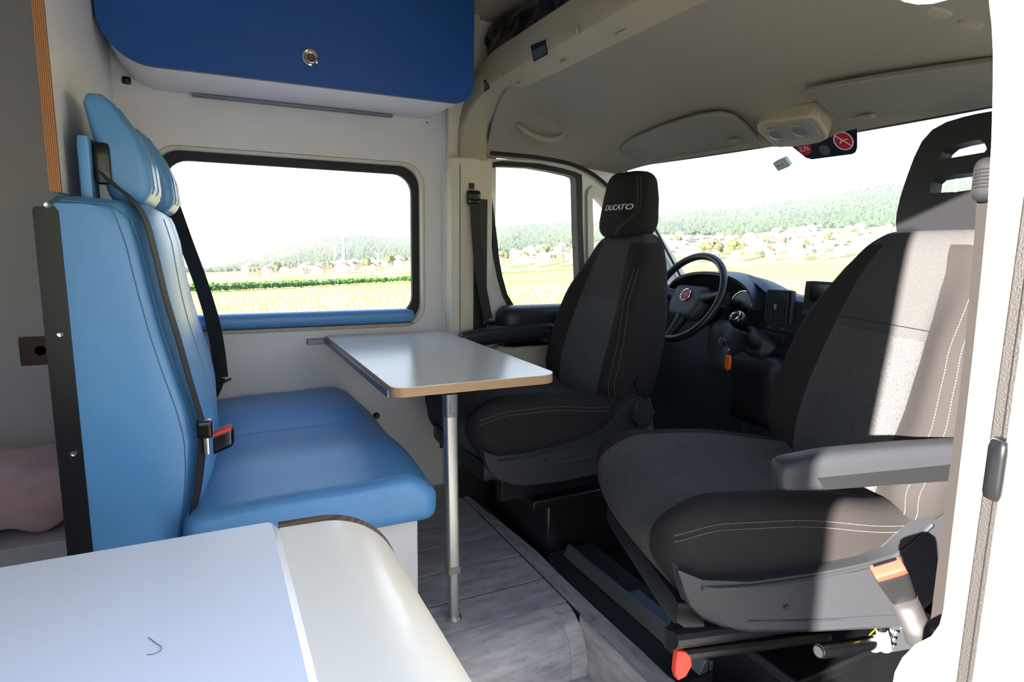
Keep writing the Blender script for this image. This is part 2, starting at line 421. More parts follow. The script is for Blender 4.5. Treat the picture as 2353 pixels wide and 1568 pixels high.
w1 = S('window_1', B().plate([XZ(rrect(WX0 - .035, WX1 + .035, WZ0 - .035, WZ1 + .035, .1), YL + .045), XZ(rrect(WX0 + .045, WX1 - .042, WZ0 + .05, WZ1 - .045, .075), YL + .045)], (0, .022, 0)), rubber, smooth=50)
make(B().plate([XZ(rrect(WX0 + .043, WX1 - .040, WZ0 + .048, WZ1 - .043, .075), YL + .055)], (0, .004, 0)), 'pane', glass_m, w1, smooth=50)
# screw caps and pilot holes on the panel
for p in ((990, 252), (981, 282), (992, 293), (988, 748), (1003, 747), (715, 764), (733, 763)):
    q = PY(*p, YL); dark = p[1] < 285
    make(B().lathe([(.0055 if not dark else .003, 0), (.005 if not dark else .003, .002)], (q.x, YL, q.z), (0, -1, 0), 12), 'screw_cap' if not dark else 'pilot_hole', white_pl if not dark else black_pl, wl)

make(B().box(.884, .8965, YL - .009, YL, .17, .42), 'edge_strip', black_pl, wl, bevel=.002)
# ---- partition behind the bench with plywood edge
XP = -.25
wp_ = S('wall_partition', B().box(XP - .018, XP, 1.516, YL, 1.156, 2.0), white)
make(B().box(XP - .0185, XP + .0005, 1.506, 1.516, 1.156, 2.0), 'edge_band', ply_x, wp_)
S('wall_rear', B().box(-2.22, -2.2, .45, 2.6, -.3, 2.0), white)
# ---- roof
S('ceiling', B().box(-2.25, 1.75, .40, 2.62, 1.97, 2.0), ceil_m)
S('ceiling_shelf', B().box(1.012, 1.75, .5, 2.5, 1.70, 1.715), ceil_m)
S('wall_shelf_front', B().box(1.735, 1.75, .40, 2.62, 1.45, 2.0), ceil_m)
S('wall_left_upper', B().box(XB + .001, 1.75, YL - .02, YL + .03, 1.44, 2.0), ceil_m)
# ---- right-hand side: body panels around the sliding-door opening
OPX, OPZ, YR = -.52, 1.352, .462
S('wall_right', B().box(-2.2, OPX, YR - .07, YR + .0, -.8, 2.0), body_white)
S('wall_right_upper', B().box(OPX, .80, YR - .03, YR, OPZ + .05, 2.0), body_white)
# ================================================================== cab side, driver
YD = 2.42
def dl(l, y=YD): return [tuple(PY(px, py, y)) for px, py in l]
glass_px = [(1128, 393), (1131, 388), (1136, 384), (1152, 382), (1218, 385), (1265, 393), (1310, 403), (1322, 408), (1324, 420), (1326, 515), (1330, 617), (1333, 690), (1330, 722), (1300, 728), (1215, 724), (1192, 716), (1180, 700), (1166, 676), (1154, 633), (1147, 591), (1139, 520), (1132, 463), (1128, 410)]
rub_px = [(1118, 395), (1123, 381), (1134, 373), (1155, 370), (1241, 376), (1289, 386), (1325, 396), (1337, 402), (1338, 420), (1339, 515), (1343, 610), (1346, 690), (1343, 732), (1300, 742), (1210, 738), (1184, 728), (1170, 706), (1157, 682), (1145, 640), (1136, 592), (1127, 520), (1120, 460), (1117, 412)]
qg_px = [(1362, 456), (1364, 450), (1368, 449), (1376, 455), (1390, 470), (1440, 530), (1488, 600), (1480, 612), (1366, 612)]
qf_px = [(1350, 452), (1353, 436), (1362, 427), (1374, 426), (1390, 434), (1410, 455), (1460, 515), (1512, 592), (1510, 625), (1352, 625)]
outer = [(.9, YD, -.3), (.9, YD, 1.42), (1.1, YD, 1.42), (1.46, YD, 1.435), (1.62, YD, 1.43), (1.74, YD, 1.41), (1.90, YD, 1.23), (2.16, YD, .93), (2.35, YD, .86), (2.35, YD, -.3)]
d1 = S('wall_left_cab', B().plate([outer, dl(rub_px), dl(qf_px)], (0, .06, 0)), door_paint)
w2 = S('window_2', B().plate([dl(rub_px, YD - .012), dl(glass_px, YD - .012)], (0, .05, 0)), rubber, smooth=50)
make(B().plate([[(p[0], YD + .01, p[2]) for p in dl(glass_px)]], (0, .004, 0)), 'pane', glass_m, w2)
w3 = S('window_3', B().plate([dl(qf_px, YD - .014), dl(qg_px, YD - .014)], (0, .05, 0)), trim_m, smooth=50)
make(B().plate([[(p[0], YD + .012, p[2]) for p in dl(qg_px)]], (0, .004, 0)), 'pane', glass_m, w3)
# black door seal along the roof line
seal = spline([PY(*p, YD - .016) for p in ((1128, 352), (1165, 355), (1230, 361), (1290, 371), (1330, 384), (1365, 402), (1400, 430), (1425, 456))], 5)
S('trim_3', B().tube(seal, .0085, 8), rubber)
# door card: black armrest moulding with pale pocket below
dc = S('door_1', B().plate([XZ([(1.08, -.2), (1.08, .62), (1.14, .66), (1.7, .66), (1.85, .6), (1.85, -.2)], 2.36)], (0, .058, 0)), trim_m)
def armf(p): return Vector((p.x, p.y + .0, p.z - .035 * smoothstep(.05, .32, p.x)))
make(B().rbox((1.45, 2.35, .745), (.36, .068, .068), .05, (16, 8, 8), armf), 'door_armrest', black_pl, dc)
make(B().rbox((1.43, 2.365, .665), (.33, .06, .03), .02, (10, 4, 4)), 'door_pull', black_gl, dc)
# ---- B-pillar trim, driver side
bp_ = [(XB - .004, 2.455), (XB - .002, 2.40), (.925, 2.372), (1.04, 2.372), (1.072, 2.385), (1.085, 2.42), (1.085, 2.47), (XB, 2.47)]
t4 = S('trim_4', B().plate([XY(bp_, -.1)], (0, 0, 1.51)), trim_m, bevel=.006)
make(B().plate([XY([(.985, 2.3715), (1.045, 2.3715), (1.045, 2.374), (.985, 2.374)], .55)], (0, 0, .70)), 'belt_slot_cover', black_pl, t4)
make(B().plate([XY([(.9245, 2.3712), (.9265, 2.3712), (.9265, 2.376), (.9245, 2.376)], .0)], (0, 0, 1.38)), 'joint_line', rubber, t4)
q = PY(1083, 428, 2.372)
make(B().box(q.x - .011, q.x + .011, 2.366, 2.374, q.z - .012, q.z + .012), 'guide_slot', black_pl, t4)
S('wall_left_post', B().box(XB, 1.13, 2.476, 2.56, -.3, 2.0), body_white)
S('trim_8', B().plate([XZ([(XB + .0005, 1.395), (1.03, 1.395), (1.03, 1.97), (XB + .0005, 1.97)], 2.43)], (0, .04, 0)), trim_m)
make(B().box(.905, 1.09, 2.335, 2.374, -.1, .56), 'lower_cover', black_pl, t4, bevel=.008)
make(B().box(1.09, 1.84, 2.325, 2.362, -.18, .42), 'door_pocket', black_pl, dc, bevel=.01)
# ---- roof crossbeam: lip of the over-cab shelf and its underside, bending down into the pillars
yc = 1.485
path = []
for k in range(13):
    a = PI / 2 * k / 12
    path.append((2.16 + .235 * math.sin(a), 1.0 - .0, -.235 + .235 * math.cos(a), a))
def beam_pt(t, sg=1):
    """t in 0..1: from centre of roof to foot of pillar; returns (y offset from centre, dz, angle)"""
    Ls, R = (.72, .18) if sg > 0 else (.765, .21); La = R * PI / 2; Ld = .085; tot = Ls + La + Ld; s_ = t * tot
    if s_ < Ls: return (s_, 0, 0)
    if s_ < Ls + La:
        a = (s_ - Ls) / R; return (Ls + R * math.sin(a), -R + R * math.cos(a), a)
    return (Ls + R, -R - (s_ - Ls - La), PI / 2)
# section: (x, height above underside reference) - lip top, lip foot, underside, headliner joint
sec = [(1.012, .115), (.997, .112), (.994, .02), (.999, .006), (1.012, 0), (1.085, -.026), (1.094, -.022), (1.104, -.006), (1.115, .03), (1.115, .115)]
Z0 = 1.667
b = B(); N = 30; vs = []
for i in range(-N, N + 1):
    sg = 1 if i >= 0 else -1; yo, dz, a = beam_pt(abs(i) / N, sg)
    for (x, h) in sec:
        sh = 1 - .35 * smoothstep(.3, 1.2, a)
        vs.append((x - .058 * smoothstep(.3, 1.5, a), yc + sg * (yo + h * sh * math.sin(a)), Z0 + dz + h * sh * math.cos(a)))
ns = len(sec); fs = []
for i in range(2 * N):
    for k in range(ns):
        l = (k + 1) % ns; fs.append((i * ns + k, (i + 1) * ns + k, (i + 1) * ns + l, i * ns + l))
fs += [tuple(range(ns)), tuple(2 * N * ns + k for k in range(ns))[::-1]]
b.add(vs, fs)
beam = S('trim_5', b, beam_m, smooth=24)
def lipbox(px0, py0, px1, py1):
    a = PX(px0, py0, .992); c = PX(px1, py1, .992); return a, c
for (quad, nm) in (([(1219, 105), (1253, 91), (1257, 125), (1226, 142)], 'shelf_slot'), ([(1098, 193), (1116, 182), (1124, 203), (1105, 215)], 'shelf_slot')):
    l = [tuple(PX(px, py, .9925)) for px, py in quad]
    sl = make(B().plate([l], (.003, 0, 0)), nm, black_pl, beam)
    ins = [(p[0], l[0][1] + (p[1] - l[0][1]) * .92 - .004, p[2] - .0) for p in l]
    mid = Vector(l[0]).lerp(Vector(l[3]), .35), Vector(l[1]).lerp(Vector(l[2]), .3)
    make(B().plate([[tuple(mid[0] + Vector((-.0006, -.003, 0))), tuple(mid[1] + Vector((-.0006, .003, 0))), tuple(Vector(l[2]) + Vector((-.0006, .003, .004))), tuple(Vector(l[3]) + Vector((-.0006, -.003, .004)))]], (.001, 0, 0)), 'clip_plate', alu_dark, sl)
for (px, py) in ((1324, 70), (1149, 175), (1056, 305)):
    p = PX(px, py, .991); make(B().lathe([(.013, 0), (.012, .004), (.004, .005)], p, (-1, 0, 0), 14), 'screw_cap', beam_m, beam)
for (px, py) in ((1448, 76), (1317, 142), (1217, 193), (1137, 241)):
    p = PZ(px, py, Z0 - .014); p.x = min(max(p.x, 1.03), 1.075)
    make(B().lathe([(.028, 0), (.026, .006), (.016, .010)], (p.x, p.y, Z0 - .012), (.3, 0, -1), 18), 'bump_stop', beam_m, beam)
for (px, py) in ((2158, 27), (2230, 54)):
    p = PZ(px, py, 1.44)
    make(B().lathe([(.02, 0), (.018, .004), (.012, .006)], p, (-.2, .3, -1), 18), 'bump_stop', liner_m, beam)
# ---- headliner of the cab
def xw(y): return 1.80 - .075 * ((y - yc) / .9) ** 2
def hl_z(x, y):
    s = (x - 1.10) / (xw(y) - 1.10); z = 1.648 - .222 * max(s, 0) ** 1.35
    for d in (YD + .005 - y, y - .53):
        d = max(d, 0); zs = 1.425 - .03 * max(0, s) ** 2; z = zs + (z - zs) * (1 - math.exp(-(d / .13) ** 1.3))
    z += .012 * math.exp(-((y - yc) / .12) ** 2) * smoothstep(.55, .8, s) * -1.6
    return z
S('ceiling_cab', B().grid(lambda u, v: ((lambda y: (1.05 + (xw(y) - 1.05) * u, y, hl_z(1.05 + (xw(y) - 1.05) * u, y) + .03 * smoothstep(1.10, 1.05, 1.05 + (xw(y) - 1.05) * u) * smoothstep(2.40, 2.3, y)))(.53 + (YD + .005 - .53) * v)), 26, 44, th=(0, 0, .02)), liner_m, smooth=60)
# ---- windscreen and its surround
def ws(u, v, dx=0):       # u 0 top..1 bottom, v across
    y = .56 + (YD - .02 - .56) * v; k = ((y - yc) / .9) ** 2
    return (1.805 - .075 * k + (.50 - .05 * k) * u + dx, y, 1.425 - .60 * u - .03 * u * (1 - u))
w4 = S('window_4', B().grid(lambda u, v: ws(u, v, .004), 8, 24, th=(.005, 0, .005)), glass_m, smooth=60)
fr = B()
for e_ in ([ws(0, k / 24) for k in range(25)], [ws(k / 8, 1) for k in range(9)], [ws(k / 8, 0) for k in range(9)], [ws(1, k / 24) for k in range(25)]):
    fr.tube([(x_ + .008, y_, z_ + .004) for x_, y_, z_ in e_], .006, 6)
make(fr, 'screen_seal', rubber, w4)
# scuttle and right-hand cab side with door window
S('wall_front', B().box(2.2, 2.35, .5, 2.46, -.3, .84), black_pl)
rh = [(1.12, .50, .80), (1.12, .50, 1.36), (1.46, .50, 1.37), (1.62, .50, 1.33), (1.85, .50, .98), (1.80, .50, .82)]
ro = [(1.04, .50, -.3), (1.04, .50, 1.42), (1.62, .50, 1.43), (1.74, .50, 1.41), (1.90, .50, 1.23), (2.16, .50, .93), (2.35, .50, .86), (2.35, .50, -.3)]
S('wall_right_cab', B().plate([ro, rh], (0, -.06, 0)), door_paint)
w5 = S('window_5', B().plate([[(a, .485, c) for a, _, c in rh]], (0, -.004, 0)), glass_m)
# ---- right-hand B-pillar: sunlit painted frame, rubber door seal, outer skin
edge = [(2262, -60), (2274, 0), (2281, 60), (2284, 130), (2283, 230), (2280, 330), (2272, 470), (2256, 640), (2236, 830), (2212, 1040), (2188, 1240), (2170, 1400), (2161, 1435), (2142, 1462), (2105, 1485), (2075, 1512), (2058, 1545), (2050, 1590), (2046, 1680)]
pl = [tuple(PX(px, py, .90)) for px, py in edge]
outp = [(.90, .375, pl[-1][2]), (.90, .375, pl[0][2])]
t6 = S('trim_6', B().plate([pl + outp], (.10, 0, 0)), body_white, bevel=.006, smooth=45)
sealb = B()
for (ya, yb, xa) in ((.398, .4125, .880), (.388, .3975, .874)):
    sealb.plate([[(xa, ya, .0), (xa, yb, .0), (.901, yb, .0), (.901, ya, .0)]], (0, 0, 1.75))
make(sealb, 'door_seal', seal_m, t6, bevel=.005, seg=3)
make(B().box(.86, .905, .30, .388, -.6, 1.75), 'outer_skin', body_white, t6, bevel=.01)
make(B().rbox((.868, .392, .80), (.012, .012, .04), .008, 6), 'door_stop', black_gl, t6)
# upper rail end of the door opening
rl = [tuple(PY(px, py, .466)) for px, py in ((2030, -40), (2052, -6), (2075, 6), (2105, 12), (2140, 10), (2172, 2), (2200, -40))]
top_l = [(.80, .466, 1.46), (OPX, .466, 1.46), (OPX, .466, OPZ + .03)]
S('wall_right_header', B().box(.92, 1.75, YR - .05, YR, 1.42, 2.0), body_white)
S('trim_7', B().plate([rl + [(.80, .466, 1.44)] + top_l[1:]], (0, -.02, 0)), body_white, bevel=.004)
dsl = S('door_2_caster', B().rbox((-1.14, .245, .45), (.67, .085, 1.0), .03, 6), body_white)  # unseen open sliding door, stood off so its edge shades the passenger seat
make(B().box(-1.62, -.68, .155, .163, .75, 1.25), 'pane', black_gl, dsl, bevel=.003)
make(B().rbox((-.58, .16, .45), (.02, .012, .09), .008, 6), 'door_handle', black_pl, dsl)
S('wall_right_sill', B().box(OPX, .9, YR - .08, .52, -.75, -.15), body_white)

# ================================================================== THINGS
# ---------------------------------------------------------------- overhead cabinet
oc = empty('overhead_cabinet', (.32, 2.34, 1.565), 0, 'wall-hung overhead cabinet with dark blue front and rounded lower corners', 'cabinet')
cp = rrect(-.243, .893, 1.562, 1.97, .1, 8, (.135, .075, .004, .004))
cp2 = rrect(-.238, .888, 1.567, 1.966, .1, 8, (.13, .07, .004, .004))
make(B().plate([XZ(cp2, 2.172)], (0, YL - 2.173, 0)), 'body', white, oc, smooth=50)
dr = make(B().plate([XZ(cp, 2.155)], (0, .016, 0), 0, 1), 'door', [blue_lam, ply_r], oc, smooth=50)
lc = PY(713, 132, 2.153)
make(B().lathe([(.0255, 0), (.0255, .003), (.022, .005), (.0165, .004), (.016, -.002)], lc, (0, -1, 0), 28), 'latch_rosette', chrome, dr)
make(B().lathe([(.016, 0), (.004, -.003)], (lc.x, lc.y - .0035, lc.z - .001), (0, -1, 0), 24), 'latch_cup', brass_d, dr)
rg = B(); rg.tube([(lc.x + .0165 * math.cos(a), lc.y - .006 - .003 * (1 - math.sin(a)), lc.z - .002 + .0165 * math.sin(a)) for a in [2 * PI * k / 24 for k in range(24)]], .0032, 8, closed=True)
rg.box(lc.x - .008, lc.x + .008, lc.y - .008, lc.y - .003, lc.z + .010, lc.z + .021)
make(rg, 'pull_ring', chrome, dr, bevel=.001)
strip = [PY(440, 199, YL - .012), PY(900, 259, YL - .012)]
make(B().box(strip[0].x, strip[1].x, YL - .03, YL - .004, 1.556, 1.5665), 'under_strip', alu_dark, oc, bevel=.002)
q = PY(291, 186, YL)
ck = empty('wall_clip', (q.x, YL, q.z - .012), 0, 'small black square clip on white panel below blue cabinet', 'clip')
make(B().rbox((q.x, YL - .006, q.z), (.013, .006, .012), .005, 6), 'plate', black_gl, ck)
make(B().lathe([(.003, 0), (.002, .003)], (q.x + .002, YL - .012, q.z), (0, -1, 0), 8), 'screw', alu_dark, ck)

# ---------------------------------------------------------------- bench seat
bs = empty('bench_seat', (.1, 2.0, 0), 0, 'light blue leatherette two-seat bench with tall backrest on white box', 'bench')
YA, YB = 1.502, 2.495
make(B().box(-.24, .468, YA, YB, 0, .375), 'base_box', white, bs, bevel=.006)
# seat cushion with two shallow dished places
def seatf(p):
    x, y, z = p; top = smoothstep(-.02, .05, z)
    u = (x + .29) / .58
    z += top * (.030 * math.sin(min(1, u * 1.1) * PI) * .5 + .020 * smoothstep(.55, .95, u) - .035 * smoothstep(.86, 1.0, u))
    yy = abs(y)
    z += top * (.012 * math.cos(y / .52 * PI * 2) * -1 * .6)
    z += top * .012 * smoothstep(.30, .50, y)
    if x > .2: x += .012 * math.cos(y / .53 * PI / 2)
    return (x, y, z)
sc_ = make(B().rbox((.212, 1.968, .415), (.292, .535, .058), .034, (26, 40, 8), seatf), 'seat_cushion', leather, bs, smooth=60)
sb = B()
c_ = Vector((.212, 1.968, .415))
sm = []
for k in range(25):
    t = k / 24; sm.append(c_ + Vector(seatf(Vector((-.26 + .50 * t, .03, .0585)))))
make(B().tube(sm, .0012, 5), 'seam', leather_seam, sc_)
sm = [c_ + Vector(seatf(Vector((-.2 + .46 * k / 24, -.505, .0568)))) for k in range(25)]
make(B().tube(sm, .0014, 5), 'seam', leather_seam, sc_)
sm = [c_ + Vector(seatf(Vector((.262, -.50 + 1.0 * k / 30, .0568)))) for k in range(31)]
make(B().tube(sm, .0014, 5), 'seam', leather_seam, sc_)
# backrest: side outline traced in the aisle-side plane, softly crowned across
fprof = [(-.073, .40), (-.058, .47), (-.047, .56), (-.046, .63), (-.058, .70), (-.078, .78), (-.098, .87), (-.115, .97), (-.128, 1.06), (-.142, 1.115), (-.165, 1.142)]
def front_x(z): return interp([(a, b_) for b_, a in fprof], z) if z < 1.115 else -.142 - .0
nb = 40; b = B(); zs = [.40 + (1.115 - .40) * k / 26 for k in range(27)]
loops = []
for j in range(nb + 1):
    v = j / nb; y = YA + (YB - YA) * v
    e_ = min(v, 1 - v) * (YB - YA)
    puff = .050 * (1 - math.exp(-(e_ / .06))) ; grv = math.exp(-((y - 2.0) / .022) ** 2) * .018
    puff -= .018 * math.exp(-((y - 1.76) / .05) ** 2) * 0
    rnd = .022 * (1 - min(1, e_ / .022)) ** 2
    lp = []
    for z in zs:
        k = .35 + .65 * smoothstep(.4, .55, z) * (1 + .2 * smoothstep(.9, 1.1, z))
        lp.append((front_x(z) + puff * k - grv - rnd, y, z))
    xt = front_x(1.115) + puff * 1.15 - grv - rnd
    lp += [(xt - .008, y, 1.132 - rnd * .4), (xt - .03, y, 1.145 - rnd * .6), (-.22, y, 1.150 - rnd * .7), (-.262, y, 1.149 - rnd * .7), (-.276, y, 1.138 - rnd), (-.278, y, 1.1), (-.278, y, .8), (-.278, y, .40)]
    loops.append(lp)
nl = len(loops[0]); vs = [p for l in loops for p in l]
fs = [(j * nl + k, (j + 1) * nl + k, (j + 1) * nl + (k + 1) % nl, j * nl + (k + 1) % nl) for j in range(nb) for k in range(nl)]
# side caps as strips front->back keep the outline
def cap(j, flip):
    l = loops[j]; base = j * nl; n_ = nl; f = list(range(base, base + n_)); return tuple(f[::-1] if flip else f)
fs += [cap(0, False), cap(nb, True)]
b.add(vs, fs)
bk = make(b, 'backrest', leather, bs, smooth=40)
sm = B()
for (off, yy) in ((.001, YA + .004), (-.014, YA - .0006)):
    sm = B(); sm.tube([(front_x(z) - .008 - (.012 if yy < YA else -.012), yy, z) for z in [.41 + .70 * k / 24 for k in range(25)]] + [(-.17, yy, 1.135), (-.25, yy, 1.140)], .0013, 5); make(sm, 'seam', leather_seam, bk)
for yy in (2.0, 2.36, 1.70):
    pts = []
    for z in zs:
        k = .35 + .65 * smoothstep(.4, .55, z) * (1 + .2 * smoothstep(.9, 1.1, z)); e_ = min(yy - YA, YB - yy)
        pts.append((front_x(z) + .05 * (1 - math.exp(-(e_ / .06))) * k - math.exp(-((yy - 2.0) / .022) ** 2) * .018 + .0006, yy, z))
    make(B().tube(pts, .0012, 5), 'seam', leather_seam, bk)
ss = make(B().plate([XZ([(-.297, .38), (-.252, .38), (-.256, 1.118), (-.262, 1.128), (-.294, 1.126), (-.2975, 1.118)], YA - .004)], (0, .006, 0)), 'side_strip', black_mt, bs, bevel=.001)
for (px, py) in ((109, 472), (139, 768), (169, 1042)):
    p = PY(px, py, YA - .004); make(B().lathe([(.0062, 0), (.0055, .003), (.002, .002)], p, (0, -1, 0), 14), 'screw', chrome, ss)
# headrests
for (ya, yb) in ((1.575, 1.905), (2.015, 2.345)):
    def hf(p):
        x, y, z = p; t = (z + .112) / .224
        bk_x = interp([(0, -.168), (.5, -.186), (.9, -.204), (1, -.200)], t); fx_ = interp([(0, -.100), (.15, -.086), (.4, -.090), (.65, -.112), (.88, -.146), (1, -.166)], t)
        k = (x + .068) / .136; x = bk_x + (fx_ - bk_x) * k + (-.012 if ya < 1.8 else .014)
        y *= 1 - .10 * smoothstep(.5, 1, t)
        x += .007 * k * math.cos(y / .165 * PI / 2)
        return (x, y, z + .006 * math.cos(y / .165 * PI / 2) * t)
    hc = Vector((0, (ya + yb) / 2, 1.255))
    hr = make(B().rbox(hc, (.068, (yb - ya) / 2, .112), .03, (12, 18, 18), hf), 'headrest', leather, bs, smooth=60)
    s2 = B()
    ys = [-(yb - ya) / 2 + .030, -(yb - ya) / 2 + .10, (yb - ya) / 2 - .10]
    for y_ in ys: make(B().tube([hc + Vector(hf(Vector((.0686, y_, -.09 + .185 * k / 16)))) for k in range(17)], .0012, 5), 'seam', leather_seam, hr)
# belt post beside the near headrest
make(B().rbox((-.214, 1.60, 1.20), (.012, .05, .075), .008, 6), 'belt_post', leather, bs)
q = PY(182, 365, 1.62)
make(B().lathe([(.011, 0), (.013, .008), (.008, .014)], (q.x + .012, 1.62, q.z), (-1, 0, 0), 14), 'post_knob', black_gl, bs)

# belts on the bench
def wpts(l, y): return [PY(px, py, yy) for (px, py), yy in zip(l, y)]
sb1 = empty('seat_belt', (-.05, 1.58, .5), 0, 'narrow black seat belt running down the aisle edge of blue backrest', 'seat belt')
gd = B(); gd.rbox((-.186, 1.585, 1.222), (.016, .022, .042), .008, 6)
make(gd, 'belt_guide', black_gl, sb1)
pts = [(236, 398), (262, 425), (300, 456), (334, 505), (356, 580), (380, 680), (410, 780), (438, 880), (462, 960), (468, 982)]
yv = [1.565, 1.55, 1.53, 1.505, 1.50, 1.50, 1.50, 1.50, 1.50, 1.50]
pth = spline(wpts(pts, yv), 5)
make(B().ribbon(pth, Vector((.18, 1, 0)), .042, .0022), 'strap', web, sb1)
make(B().ribbon(spline(wpts([(466, 1000), (462, 1060), (455, 1120), (443, 1180), (440, 1200)], [1.50, 1.498, 1.496, 1.494, 1.494]), 4), Vector((.5, 1, 0)), .034, .002), 'lap_strap', web, sb1)
tp = PY(470, 985, 1.495)
make(B().rbox(tp, (.016, .018, .020), .006, 6), 'tongue_housing', black_gl, sb1)
tq = PY(474, 1018, 1.495)
make(B().rbox(tq, (.006, .008, .026), .003, 4), 'tongue_plate', chrome, sb1)
sb2 = empty('seat_belt', (.0, 2.4, .5), 0, 'wide black seat belt hanging at window end of blue backrest', 'seat belt')
pth = spline(wpts([(392, 462), (408, 505), (428, 560), (458, 640), (486, 730), (500, 800), (508, 868)], [2.46, 2.44, 2.43, 2.43, 2.43, 2.42, 2.40]), 5)
make(B().ribbon(pth, Vector((.9, -.5, 0)), .052, .0022), 'strap', web, sb2)
make(B().ribbon(spline(wpts([(507, 868), (496, 898), (486, 918)], [2.40, 2.39, 2.38]), 4), Vector((.9, -.4, .3)), .036, .002), 'lap_strap', web, sb2)
make(B().ribbon(wpts([(490, 890), (531, 870)], [2.39, 2.39]), Vector((0, 1, 0)), .02, .006), 'tongue_plate', black_gl, sb2)
bc = PY(503, 1012, 1.60)
bb = empty('belt_buckle', (bc.x, bc.y, bc.z - .04), 0, 'black belt buckle with red button lying on blue bench seat', 'buckle')
make(B().rbox(bc, (.034, .022, .026), .012, 8, lambda p: (p.x, p.y, p.z + .35 * p.x)), 'housing', black_gl, bb)
make(B().rbox(bc + Vector((.003, -.004, .0225)), (.026, .017, .006), .003, 6, lambda p: (p.x, p.y, p.z + .35 * p.x)), 'release_button', red_pl, bb)
kn = PY(864, 955, YL)
make(B().lathe([(.012, 0), (.014, .012), (.008, .02)], kn, (0, -1, 0), 16), 'round_knob', black_gl, label='small black round knob on white wall panel beside bench', cat='knob')
# window sill bolster
ql, qr = PY(500, 740, YL), PY(942, 728, YL)
def silf(p): return (p.x, p.y, p.z * (1 - .0 * p.x))
slb = empty('sill_bolster', ((qr.x + .0) / 2, YL, .745), 0, 'light blue padded bolster along the bottom of the side window', 'bolster')
make(B().rbox((.30, YL + .005, .768), (.468, .040, .029), .024, (24, 8, 8)), 'pad', leather, slb, smooth=60)
make(B().box(-.15, .765, YL - .034, YL - .001, .7365, .7395), 'backing_board', ply_z, slb)

# ---------------------------------------------------------------- table
tb = empty('dinette_table', (.58, 2.0, 0), 0, 'white plywood-edged dinette table fixed to the wall on one aluminium leg', 'table')
out = rrect(.408, .897, 1.512, 2.496, .03, 6, (.035, .05, .004, .004))
make(B().plate([XY(out, .674)], (0, 0, .0245), 0), 'plywood_core', ply_z, tb, smooth=50)
make(B().plate([XY(out, .6985)], (0, 0, .0015)), 'laminate_top', mat('table_laminate', (214, 211, 206), .22, n=5, var=.015), tb, smooth=50)
foot, topp = Vector((.582, 1.535, 0)), Vector((.570, 1.535, .674))
def legbox(z0, z1, hx, hy):
    b = B(); c0 = foot.lerp(topp, z0 / .674); c1 = foot.lerp(topp, z1 / .674)
    pr = rrect(-hx, hx, -hy, hy, .006, 4)
    b.plate([[(c0.x + a, c0.y + c, z0) for a, c in pr]], c1 - c0); return b
lg = make(legbox(.155, .605, .0165, .0165), 'leg', alu, tb, smooth=50)
make(legbox(.012, .17, .0135, .0135), 'leg_extension', alu, lg, smooth=50)
make(legbox(.148, .168, .0185, .0185), 'collar', lens_m, lg, smooth=50)
make(legbox(.605, .668, .0175, .0185), 'hinge_block', alu_dark, lg, smooth=50, bevel=.002)
make(B().box(.563, .579, 1.5155, 1.518, .615, .650), 'hinge_catch', alu_dark, lg, bevel=.001)
make(B().lathe([(.024, 0), (.024, .006), (.018, .012)], foot, (0, 0, 1), 24), 'foot_disc', alu, lg)
make(B().box(.335, .50, YL - .016, YL, .668, .690), 'wall_bracket', alu_dark, tb, bevel=.002)
make(B().box(.80, .895, YL - .012, YL, .676, .6955), 'wall_bracket', alu_dark, tb, bevel=.002)
make(B().box(.402, .409, 1.55, 2.49, .668, .688), 'edge_rail', alu_dark, tb, bevel=.001)

# ---------------------------------------------------------------- kitchen unit
ku = empty('kitchen_unit', (-.4, .68, -.16), 0, 'white kitchen cabinet with curved cream end panel below worktop', 'cabinet')
make(B().box(-1.9, .085, .475, .872, -.16, .655), 'carcass', white, ku, bevel=.004)
prof = [(.06, .60)] + [(.075, .672)] + [(.115, .672)] + [(.125 + .115 * math.sin(a), .557 + .115 * math.cos(a)) for a in [PI / 2 * k / 14 for k in range(15)]] + [(.243, .3), (.243, -.15), (.232, -.15), (.225, .55), (.115, .65), (.075, .655)]
ep = []
R_ = .118
ep = [(.0705, .669)] + [(.125 + R_ * math.sin(a), .668 - R_ + R_ * math.cos(a)) for a in [PI / 2 * k / 16 for k in range(17)]] + [(.243, .2), (.243, -.16)]
ip = [(x - (.012 if x > .2 else .006), z - (.014 if z > .6 else 0)) for x, z in ep][::-1]
make(B().plate([XZ(ep + [(.228, -.16), (.228, .54), (.20, .61), (.16, .645), (.12, .654), (.0705, .654)], .482)], (0, .392, 0)), 'curved_panel', cream_lam, ku, smooth=40)
rim = [(x + (.003 if x > .2 else 0), z + .003) for x, z in ep]
make(B().plate([XZ(ep + [(.20, -.16), (.20, .54), (.175, .60), (.14, .635), (.10, .640), (.0705, .640)], .874)], (0, .012, .004)), 'plywood_rim', ply_r, ku, smooth=40)
wt = empty('kitchen_worktop', (-.4, .68, .656), 0, 'flat white worktop with slanted end edge on the kitchen cabinet', 'worktop')
wt_out = [(-1.9, .470), (.070, .470), (.070, .874), (.058, .884), (-1.9, .884)]
make(B().plate([XY(wt_out, .657)], (0, 0, .023)), 'slab', worktop_m, wt, bevel=.009, seg=1, smooth=20)
hair = B(); 
hp = [PZ(px, py, .6805) for px, py in ((341, 1466), (350, 1472), (360, 1480), (371, 1487), (368, 1497), (352, 1504), (338, 1505))]
hair.tube(spline(hp, 4), .0004, 4)
make(hair, 'stray_hair', mat('hair', (120, 110, 110), .6), label='tiny curled hair lying on white worktop', cat='hair')

